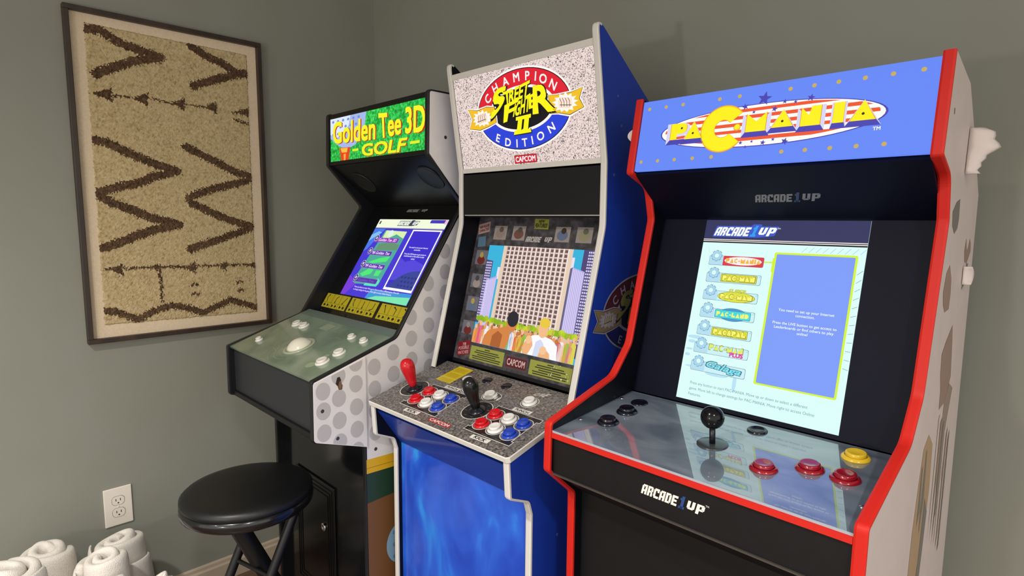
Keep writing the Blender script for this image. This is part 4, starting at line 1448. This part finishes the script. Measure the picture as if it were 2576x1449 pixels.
# control deck
FD = GT.plane((.087, 1.058), (.3425, .971))
turf = ramp_mat('green_deck_print_wall_reflection', [(0.25, '54675a'), (0.45, '687c6a'), (0.6, '7d8e7b'), (0.8, '93a091')], 6.5, rough=0.3, detail=4, coat=0.8, coat_rough=0.06, distortion=0.8)  # green print with the milky reflection of the wall mixed into its tones
dk = FD.slab('control_deck', IN0, IN1, 0.0, .2695, turf, gt, t=0.006)
a = Art(FD, base=0.0002, step=0.00015)
a.rect(IN0, IN1, 0.0, .0350, P('66736a', 0.3, ), 0)
a.poly([(.231, .050), (.283, .050), (.283, .082), (.231, .082)], P('8a957f', 0.3), 1)
pale = P('8c987c', 0.3)
for k in range(4):
    a.ring(.294, .175, .052 + k * .016, .056 + k * .016, .0012, pale, 1, n=30, a0=20 + 40 * k, a1=120 + 55 * k)
a.line([(.200, .170), (.215, .150), (.240, .146)], .0014, pale, 1)
a.line([(.190, .200), (.210, .215), (.245, .222), (.262, .236)], .0014, pale, 1)
a.line([(.350, .110), (.368, .096), (.395, .100)], .0012, pale, 1)
for k in range(5):
    a.rect(.318, .352, .050 + .006 * k, .0522 + .006 * k, P('7f8b74', 0.3), 1)
a.ell(.455, .224, .016, .013, pale, 1, n=18)
a.ell(.452, .176, .010, .008, pale, 1, n=18)
a.build('deck_print', dk)
b_iv = mat('ivory_button_plastic', 'd3d0c6', rough=0.25, spec=0.5)
for x, y, r in ((.107, .090, .0175), (.154, .090, .0175), (.478, .152, .0185), (.477, .201, .0195), (.422, .080, .0130), (.487, .082, .0130), (.088, .206, .0120)):
    button(FD, x, y, r, b_iv, gt)
tb = FD.lathe('trackball', .294, .175, [(.0455, 0), (.0455, .0015), (.043, .003), (.039, .0032), (.0375, .0015)], mat('trackball_ring', '9aa287', rough=0.25, coat=0.5), gt, seg=36)
cap = []
Rb = .0405
for i in range(9):
    t = math.radians(62 * (1 - i / 8))
    cap.append((Rb * math.sin(t), Rb * math.cos(t) - Rb * math.cos(math.radians(62)) + .001))
FD.lathe('ball', .294, .175, cap, mat('trackball_white', 'd0cdbd', rough=0.18, spec=0.5), tb, seg=36)
# control box front
GT.prism('front_apron', [(.322, .968), (.330, .968), (.330, .826), (.322, .826)], IN0, IN1, [mat('charcoal_apron', '2a2c30', rough=0.4, spec=0.35)], gt)
GT.prism('apron_lip', [(.318, .834), (.338, .834), (.338, .819), (.318, .812)], IN0, IN1, [black], gt, bev=.002)
GT.prism('under_apron', [(.322, .818), (.318, .812), (.180, .766), (.180, .772)], IN0, IN1, [black], gt)
lf = GT.prism('lower_front_panel', [(.178, .770), (.186, .770), (.192, 0.004), (.184, 0.004)], IN0, IN1, [mat('polished_black_front', '131416', rough=0.12, spec=0.55)], gt)
FG = GT.plane((.186, .770), (.192, 0.004))
cd = FG.slab('coin_door', .105, .352, .185, .560, black_gloss, gt, t=0.004, h=0.006, bev=0.004)
for d in (.012, .024, .036):
    w_ = .0040
    v = []
    x0, x1, y0, y1 = .105 + d, .352 - d, .185 + d, .560 - d
    a = Art(FG, base=0.0075, step=0)
    rib = []
    for nm, bb in (('t', (x0, x1, y0, y0 + w_)), ('b', (x0, x1, y1 - w_, y1)), ('l', (x0, x0 + w_, y0, y1)), ('r', (x1 - w_, x1, y0, y1))):
        pass
    vv = [FG.at(x, y, h) for h in (.0058, .0082) for x, y in ((x0, y0), (x1, y0), (x1, y1), (x0, y1), (x0 + w_, y0 + w_), (x1 - w_, y0 + w_), (x1 - w_, y1 - w_), (x0 + w_, y1 - w_))]
    ff = []
    for k in range(4):
        k2 = (k + 1) % 4
        ff += [(8 + k, 8 + k2, 12 + k2, 12 + k), (k, k2, 8 + k2, 8 + k), (4 + k, 4 + k2, 12 + k2, 12 + k)]
    mesh_obj('raised_rib', vv, ff, black_gloss, cd)
FG.lathe('lock', .290, .322, [(.0125, .006), (.0125, .010), (.0115, .0115), (.004, .0118), (.0035, .0105)], chrome, cd, seg=20)
# right-hand control box cheek and the printed side
blk = GT.prism('control_box_cheek', fillet([(.206, 1.0095), (.3455, .9665, .006), (.347, .824, .010), (.206, .7755)]), GT.w + .0002, GT.w + .0026, [gt_white], gt)
dot = P('b8b5b4', 0.5)
FSd = GT.side(GT.w, 1)


def dots(frame_, pts, clip, parent, name):
    aa = Art(frame_)
    for u, z in pts:
        poly = []
        for k in range(28):
            t = 2 * math.pi * k / 28
            uu, zz = u + .0185 * math.cos(t), z + .0215 * math.sin(t)
            poly.append(clip(uu, zz))
        aa.poly([(-q[0], -q[1]) for q in poly], dot, 0)
    return aa


fr2 = Frame(GT.p(GT.w + .0026, 0, 0), (0, 1, 0), (0, 0, -1), (1, 0, 0))
pts = [(.322, z) for z in (.945, .8965, .842)] + [(.281, z) for z in (.976, .920, .864, .809)] + [(.234, z) for z in (1.000, .947, .888, .830, .775)]


def clip_blk(u, z):
    top = 1.0095 - (u - .206) * .308 - .002
    bot = .7765 + (u - .206) * .345 + .001
    return (max(.207, min(.345, u)), max(bot, min(top, z)))


aa = dots(fr2, pts, clip_blk, blk, 'dot_print')
aa.build('dot_print', blk)
pts = []
for i in range(9):
    u = .180 - .0575 * i
    for j in range(12):
        z = .865 + .0575 * (j - 2) + (.029 if i % 2 else 0) - .0
        front = 1.047 + (.112 - u) * 1.5228 if u < .112 else 1.022 + (.180 - u) * .32
        if z + .018 < front and .775 < z < 1.33:
            pts.append((u, z))


def clip_sd(u, z):
    front = 1.047 + (.112 - u) * 1.5228 - .010 if u < .112 else 1.0455 - (u - .112) * .318 - .004
    return (min(u, .204), min(z, front))


aa = dots(FSd, pts, clip_sd, spR, 'side_print')


def band(z0a, z0b, z1a, z1b, m, layer=0):
    aa.poly([(-.2085, -z0a), (.355, -z0b), (.355, -z1b), (-.2085, -z1a)], m, layer)


band(.7405, .722, .7030, .684, P('d8a81c', 0.45), 1)
band(.7180, .699, .7172, .698, P('7a5a14', 0.45), 2)
band(.7030, .684, .6230, .652, P('1f3a2a', 0.45), 1)
band(.6230, .652, .004, .004, P('6d4826', 0.5), 1)
aa.ell(-.098, -.481, .056, .062, P('7fa4bd', 0.45), 2, n=36)
for i in range(5):
    for j in range(5):
        aa.ell(-.130 + i * .016 + (j % 2) * .008, -.515 + j * .017, .005, .006, P('5f86a4', 0.45), 3, n=10)
aa.build('side_print', spR)
hole = P('55514c', 0.5)
for u, z, w_ in ((.3249, .897, GT.w + .0026), (.2873, .8197, GT.w + .0026), (.1807, .7626, GT.w), (-.055, 1.575, GT.w)):
    fr = Frame(GT.p(w_, u, z), (0, 1, 0), (0, 0, -1), (1, 0, 0))
    fr.lathe('screw', 0, 0, [(.0048, -.0004), (.0048, .0003), (.0035, .0008), (.001, .0006)], mat('dull_screw', '4f4c48', rough=0.4, metal=0.5), gt, seg=12)
a = Art(fr2, base=0.0006)
a.poly([(-q[0], -q[1]) for q in [(.289, .957), (.2845, .972), (.278, .973), (.2745, .965), (.2755, .955), (.2705, .951), (.2725, .9405), (.281, .941), (.2835, .950)]], P('2a1f18', 0.7), 0)
a.poly([(-q[0], -q[1]) for q in [(.2790, .962), (.2745, .961), (.2722, .9505), (.2735, .9425), (.2805, .9425), (.2820, .951)]], P('7a5a40', 0.7), 1)
a.build('chipped_hole', blk)

# ================================================================== framed textile on the left wall
fx = empty('framed_textile', (0.0, -0.774, 0.957), 'framed beige woven rug panel with dark brown zigzags hanging on the left wall', 'wall art')
fr_m = ramp_mat('dark_walnut_frame', [(0.3, '241a15'), (0.6, '38291f'), (0.8, '4a372b')], 22, rough=0.45, detail=6, stretch=(1, 1, 0.25))
FY0, FY1, FZ0, FZ1, FD_ = -1.0627, -0.4852, 0.9565, 1.9802, 0.027
FT = 0.0145
box('frame_bar', (0.001, FD_, FY0, FY1, FZ1 - FT, FZ1), fr_m, fx, bev=.0015)
box('frame_bar', (0.001, FD_, FY0, FY1, FZ0, FZ0 + FT), fr_m, fx, bev=.0015)
box('frame_bar', (0.001, FD_, FY0, FY0 + FT, FZ0 + FT, FZ1 - FT), fr_m, fx, bev=.0015)
box('frame_bar', (0.001, FD_, FY1 - FT, FY1, FZ0 + FT, FZ1 - FT), fr_m, fx, bev=.0015)
box('linen_mat', (0.002, 0.008, FY0 + .010, FY1 - .010, FZ0 + .010, FZ1 - .010), mat('cream_linen', 'dcc8ab', rough=0.9, noise=(180, 0.06), bump=(260, 0.4, 0.001)), fx)
MZ = {
    'z1': ([(-1.011, 1.918), (-0.973, 1.922), (-0.932, 1.897), (-0.882, 1.885), (-0.811, 1.871), (-0.894, 1.844), (-0.95, 1.813), (-0.991, 1.79)], .0135),
    'z2': ([(-0.718, 1.927), (-0.676, 1.904), (-0.624, 1.889), (-0.57, 1.864), (-0.535, 1.865), (-0.57, 1.859), (-0.639, 1.831), (-0.715, 1.798)], .0135),
    'z3': ([(-1.015, 1.59), (-0.984, 1.587), (-0.901, 1.549), (-0.849, 1.528), (-0.781, 1.508), (-0.851, 1.485), (-0.889, 1.467), (-0.973, 1.441), (-1.017, 1.426), (-0.976, 1.4), (-0.922, 1.377), (-0.859, 1.349), (-0.785, 1.33), (-0.861, 1.312), (-0.917, 1.292), (-0.97, 1.268), (-1.008, 1.256)], .0135),
    'z4': ([(-0.75, 1.59), (-0.709, 1.572), (-0.653, 1.546), (-0.59, 1.515), (-0.529, 1.5), (-0.588, 1.476), (-0.657, 1.458), (-0.72, 1.436), (-0.749, 1.418), (-0.738, 1.399), (-0.682, 1.372), (-0.62, 1.345), (-0.559, 1.325), (-0.532, 1.323), (-0.578, 1.304), (-0.666, 1.274), (-0.754, 1.246)], .0130),
    'w': ([(-1.015, 1.057), (-0.983, 1.05), (-0.943, 1.029), (-0.918, 1.02), (-0.877, 1.042), (-0.823, 1.056), (-0.769, 1.04), (-0.725, 1.02), (-0.678, 1.04), (-0.629, 1.056), (-0.581, 1.037), (-0.545, 1.022)], .0110),
    'l1': ([(-0.952, 1.729), (-0.899, 1.734)], .003), 'l2': ([(-0.853, 1.737), (-0.79, 1.73)], .003), 'l3': ([(-0.746, 1.732), (-0.687, 1.731)], .003),
    'l4': ([(-0.586, 1.701), (-0.536, 1.689)], .004), 'l5': ([(-1.009, 1.19), (-0.529, 1.182)], .0032), 'v': ([(-0.851, 1.168), (-0.85, 1.074)], .0042),
    'd1': ([(-.757, 1.118), (-.748, 1.123), (-.739, 1.118)], .004), 'd2': ([(-.755, 1.086), (-.746, 1.091), (-.737, 1.086)], .004),
    'd3': ([(-.604, 1.118), (-.595, 1.123), (-.586, 1.118)], .004), 'd4': ([(-.601, 1.086), (-.592, 1.091), (-.583, 1.086)], .004)}
TRI = [[(-1.007, 1.73), (-0.954, 1.751), (-0.953, 1.711)], [(-0.899, 1.73), (-0.854, 1.753), (-0.855, 1.709)], [(-0.79, 1.728), (-0.747, 1.752), (-0.747, 1.711)], [(-0.687, 1.731), (-0.645, 1.756), (-0.645, 1.713)], [(-0.602, 1.723), (-0.536, 1.745), (-0.537, 1.718)],
       [(-0.992, 1.187), (-0.957, 1.205), (-0.957, 1.166)], [(-0.883, 1.189), (-0.847, 1.202), (-0.847, 1.172)], [(-0.783, 1.181), (-0.738, 1.201), (-0.742, 1.162)], [(-0.671, 1.185), (-0.636, 1.196), (-0.64, 1.162)], [(-0.577, 1.18), (-0.531, 1.192), (-0.532, 1.166)]]
rng = np.random.default_rng(5)
NY, NZ = 150, 290
corn = np.array([(-1.013, 1.012), (-.535, 1.004), (-.532, 1.934), (-1.010, 1.938)])
gu, gv = np.meshgrid(np.linspace(0, 1, NY + 1), np.linspace(0, 1, NZ + 1))
gy = (corn[0, 0] * (1 - gu) * (1 - gv) + corn[1, 0] * gu * (1 - gv) + corn[2, 0] * gu * gv + corn[3, 0] * (1 - gu) * gv)
gz = (corn[0, 1] * (1 - gu) * (1 - gv) + corn[1, 1] * gu * (1 - gv) + corn[2, 1] * gu * gv + corn[3, 1] * (1 - gu) * gv)
gy = gy + rng.normal(0, .0007, gy.shape)
gz = gz + rng.normal(0, .0007, gz.shape)
# ragged outer edge
gy[:, 0] += rng.normal(0, .0014, NZ + 1)
gy[:, -1] += rng.normal(0, .0014, NZ + 1)
gz[0, :] += rng.normal(0, .0012, NY + 1)
dm = np.full(gy.shape, 1.0)
for pts, hw_ in MZ.values():
    for (y0, z0), (y1, z1) in zip(pts[:-1], pts[1:]):
        dy, dz = y1 - y0, z1 - z0
        t = np.clip(((gy - y0) * dy + (gz - z0) * dz) / (dy * dy + dz * dz), 0, 1)
        d = np.hypot(gy - y0 - t * dy, gz - z0 - t * dz) - hw_
        dm = np.minimum(dm, d)
for tr in TRI:
    q = np.array(tr)
    c = q.mean(0)
    dd = np.full(gy.shape, -1.0)
    for i in range(3):
        p0, p1 = q[i], q[(i + 1) % 3]
        n = np.array([p1[1] - p0[1], p0[0] - p1[0]])
        n /= np.linalg.norm(n)
        if (c - p0) @ n > 0:
            n = -n
        dd = np.maximum(dd, (gy - p0[0]) * n[0] + (gz - p0[1]) * n[1])
    dm = np.minimum(dm, dd)
mot = (dm + rng.normal(0, .0022, dm.shape)) < 0
hgt = .0115 + rng.normal(0, .00035, gy.shape) + np.where(mot, .0028 + rng.normal(0, .0010, gy.shape), 0)
hgt[0, :] = hgt[-1, :] = .0085
hgt[:, 0] = hgt[:, -1] = .0085
V = np.stack([hgt, gy, gz], -1).reshape(-1, 3)
ii, jj = np.meshgrid(np.arange(NZ), np.arange(NY), indexing='ij')
Fq = np.stack([ii * (NY + 1) + jj, ii * (NY + 1) + jj + 1, (ii + 1) * (NY + 1) + jj + 1, (ii + 1) * (NY + 1) + jj], -1).reshape(-1, 4)
fm_ = mot[:-1, :-1].reshape(-1)
wool = ramp_mat('beige_wool_pile', [(0.25, '8c7856'), (0.42, 'b5a077'), (0.65, 'c7b48c'), (0.85, 'd6c6a2')], 130, rough=0.95, detail=6, spec=0.1)
wool_d = ramp_mat('brown_wool_pile', [(0.3, '46362a'), (0.55, '614b38'), (0.8, '7a624b')], 110, rough=0.95, detail=5, spec=0.1)
for nm, sel, mm in (('woven_pile', ~fm_, wool), ('zigzag_motif', fm_, wool_d)):
    fs = Fq[sel]
    used, inv = np.unique(fs.reshape(-1), return_inverse=True)
    mesh_obj(nm, V[used].tolist(), inv.reshape(-1, 4).tolist(), mm, fx)

# ================================================================== wall outlet
ou = empty('wall_outlet', (0.0, -1.0130, 0.337), 'white duplex electrical outlet plate on the left wall above the towels', 'outlet')
iv = mat('ivory_plate_plastic', 'e8e0d4', rough=0.45)
plt_ = box('cover_plate', (0.0005, 0.0062, -1.0527, -0.9733, .3370, .4664), iv, ou, bev=.0022)
fo = Frame((0.0062, -1.0130, .4017), (0, 1, 0), (0, 0, -1), (1, 0, 0))
slot_m = mat('outlet_slot', '2b2520', rough=0.8)
for cy in (-.0205, .0205):
    rc = []
    for k in range(32):
        t = 2 * math.pi * k / 32
        rc.append((max(-.0172, min(.0172, .0172 * math.cos(t) * 1.06)), cy + max(-.0145, min(.0145, .0172 * math.sin(t)))))
    rcp = slab_poly(fo, 'receptacle', rc, .0012, iv, ou, h=.0016)
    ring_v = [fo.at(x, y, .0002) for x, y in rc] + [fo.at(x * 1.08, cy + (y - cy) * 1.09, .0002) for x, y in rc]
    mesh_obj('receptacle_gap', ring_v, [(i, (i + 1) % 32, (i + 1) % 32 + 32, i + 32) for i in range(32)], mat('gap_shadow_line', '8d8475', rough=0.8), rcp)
    for sx in (-.0063, .0063):
        fo.slab('slot', sx - .0011, sx + .0011, cy - .0068, cy + .0012, slot_m, rcp, t=.001, h=.0019)
    fo.lathe('slot', 0.0, cy + .0075, [(.0024, .0012), (.0024, .0019), (.001, .0019)], slot_m, rcp, seg=12)
fo.lathe('screw', 0, 0, [(.0032, 0), (.003, .0008), (.001, .0012)], iv, ou, seg=12)

# ================================================================== folding stool
sx, sy, sr = .700, -.844, .163
st = empty('folding_stool', (sx, sy, 0), 'round black padded folding stool with crossed tube legs in front of the golf machine', 'stool')
FSt = Frame((sx, sy, .040), (1, 0, 0), (0, -1, 0), (0, 0, 1))
vinyl = mat('black_seat_vinyl', '0f1012', rough=0.42, spec=0.45, bump=(300, 0.08, 0.0005))
rim_m = mat('black_seat_rim', '0b0c0e', rough=0.22, spec=0.5, coat=0.3)
tube_m = mat('black_powder_tube', '101113', rough=0.38, spec=0.45)
FSt.lathe('seat_pad', 0, 0, [(sr - .004, .590), (sr - .001, .597), (sr - .002, .606), (sr - .010, .613), (sr - .030, .6175), (sr * .5, .6200), (.01, .6205)], vinyl, st, seg=56)
FSt.lathe('seat_rim', 0, 0, [(sr - .030, .562), (sr - .008, .562), (sr - .001, .568), (sr + .001, .580), (sr - .001, .590), (sr - .006, .593), (sr - .02, .592)], rim_m, st, seg=56)


def tube(name, pts, r, m, parent, seg=14):
    cu = bpy.data.curves.new(name, 'CURVE')
    cu.dimensions = '3D'
    cu.bevel_depth = r
    cu.bevel_resolution = 4
    cu.use_fill_caps = True
    sp = cu.splines.new('POLY')
    org = world_loc(parent)
    sp.points.add(len(pts) - 1)
    for q, p in zip(sp.points, pts):
        w = Vector(p) - org
        q.co = (w.x, w.y, w.z, 1)
    ob = bpy.data.objects.new(name, cu)
    COL.objects.link(ob)
    dg = bpy.context.evaluated_depsgraph_get()
    me = bpy.data.meshes.new_from_object(ob.evaluated_get(dg))
    bpy.data.objects.remove(ob)
    me.materials.clear()
    me.materials.append(m)
    me.polygons.foreach_set('use_smooth', [True] * len(me.polygons))
    o = bpy.data.objects.new(name, me)
    link(o, parent)
    return o


CX_, BX_ = .757, .612                      # the two outer legs
CT, CB = Vector((CX_, -.731, .600)), Vector((CX_, -1.000, .012))
BT_, BB = Vector((BX_, -.768, .600)), Vector((BX_, -1.037, .012))
AT, AB = Vector((.684, -.893, .600)), Vector((.684, -.655, .020))
tube('leg', [CT, CB], .0125, tube_m, st)
tube('leg', [BT_, BB], .0125, tube_m, st)
tube('leg', [AT, Vector((.684, -.766, .310)), AB], .0235, tube_m, st)
tube('stretcher', [CT, BT_], .0105, tube_m, st)
tube('stretcher', [CT.lerp(CB, .90), BT_.lerp(BB, .90)], .0095, tube_m, st)
tube('hinge_rod', [CT.lerp(CB, .32), BT_.lerp(BB, .32)], .006, tube_m, st)
box('seat_bracket', (.630, .742, -.905, -.745, .590, .604), rim_m, st, bev=.003)
tube('foot_bar', [Vector((.590, -.655, .014)), Vector((.778, -.655, .014))], .0125, tube_m, st)
for q in (CB, BB):
    tube('foot_cap', [q + Vector((0, .012, .020)), q + Vector((0, .001, -.009))], .0148, rim_m, st)

# ================================================================== rolled towels
terry = mat('white_terry_towel', 'e6e0d7', rough=0.95, spec=0.1, bump=(420, 0.7, 0.003), noise=(300, 0.05), sheen=0.3)


def towel(x, y, ztop, r, lean, label, rot=0.0, turns=2.2, squash=0.8, band_=None, dome=.020):
    """bath towel rolled up and stood on end: a thick spiral sheet with soft rounded coils"""
    o = empty('rolled_towel', (x, y, 0), label, 'towel', 'rolled white towels heaped by the wall')
    n = int(turns * 22)
    nh = 12
    verts, faces = [], []
    c, s_ = math.cos(rot), math.sin(rot)
    base = Vector((x, y, 0))
    for j in range(nh + 1):
        t = j / nh
        z = .012 + (ztop - .012) * t
        for i in range(n + 1):
            q = i / n
            ang = q * turns * 2 * math.pi
            rr = r * (.20 + .72 * q) * (1 + .05 * math.sin(ang * 2 + t * 2 + x * 9) + .03 * math.sin(3 * ang + 1.3))
            zz = z
            if t > .8:
                k_ = (t - .8) / .2
                zz = z - k_ * k_ * dome * q ** 2.0 + k_ * .007 * math.sin(ang * 1.3 + x * 40) - k_ * .012 * max(0, 1 - q * 5)
                rr *= 1 - .07 * k_ ** 3 * q
            px, py = rr * math.cos(ang), rr * math.sin(ang) * squash
            verts.append(base + Vector((px * c - py * s_ + lean[0] * zz, px * s_ + py * c + lean[1] * zz, max(zz, .012))))
    for j in range(nh):
        for i in range(n):
            a0 = j * (n + 1) + i
            faces.append((a0, a0 + 1, a0 + n + 2, a0 + n + 1))
    b = mesh_obj('roll', verts, faces, terry, o, smooth=True)
    sm = b.modifiers.new('solid', 'SOLIDIFY')
    sm.thickness = r * .30
    sm.offset = 0
    ss = b.modifiers.new('sub', 'SUBSURF')
    ss.levels = 2
    ss.render_levels = 2
    if band_:
        # loose end of the towel lying against the outside of the roll
        a0, a1, zl, zr, hh = band_
        vv, ff = [], []
        m_ = 18
        for i in range(m_ + 1):
            q = i / m_
            t = math.radians(a0 + (a1 - a0) * q)
            top = zl + (zr - zl) * q + .006 * math.sin(q * 9)
            for k in range(6):
                w_ = k / 5
                rr = r * (1.02 + .10 * q) + .010 * math.sin(math.pi * w_ * .7)
                zz = top - hh * w_
                vv.append(base + Vector((rr * math.cos(t) + lean[0] * zz, rr * math.sin(t) * (squash + 1) / 2 + lean[1] * zz, max(zz, .01))))
        for i in range(m_):
            for k in range(5):
                ff.append((i * 6 + k, i * 6 + k + 1, (i + 1) * 6 + k + 1, (i + 1) * 6 + k))
        fl = mesh_obj('loose_flap', vv, ff, terry, o, smooth=True)
        sm = fl.modifiers.new('solid', 'SOLIDIFY')
        sm.thickness = .009
        ss = fl.modifiers.new('sub', 'SUBSURF')
        ss.levels = 1
        ss.render_levels = 1
    return o


towel(.115, -1.222, .398, .082, (0.03, 0.0), 'rolled white towel at the back of the heap, left of the wall outlet', rot=.6)
towel(.170, -1.045, .388, .080, (0.04, -0.02), 'tallest rolled white towel, below the wall outlet', rot=2.2, band_=(-120, 95, .372, .300, .16))
towel(.345, -1.108, .430, .074, (0.02, -0.02), 'rolled white towel in front of the tallest one, its coiled end facing up', rot=3.4, band_=(-150, 30, .395, .385, .14))
towel(.315, -1.325, .462, .090, (0.0, 0.0), 'broad smooth white towel roll at the left edge of the photo', rot=4.2, turns=1.8, band_=(-140, 75, .450, .445, .20))
towel(.425, -1.000, .345, .044, (0.0, 0.0), 'low narrow white towel roll at the right end of the heap', rot=5.2, turns=1.6)
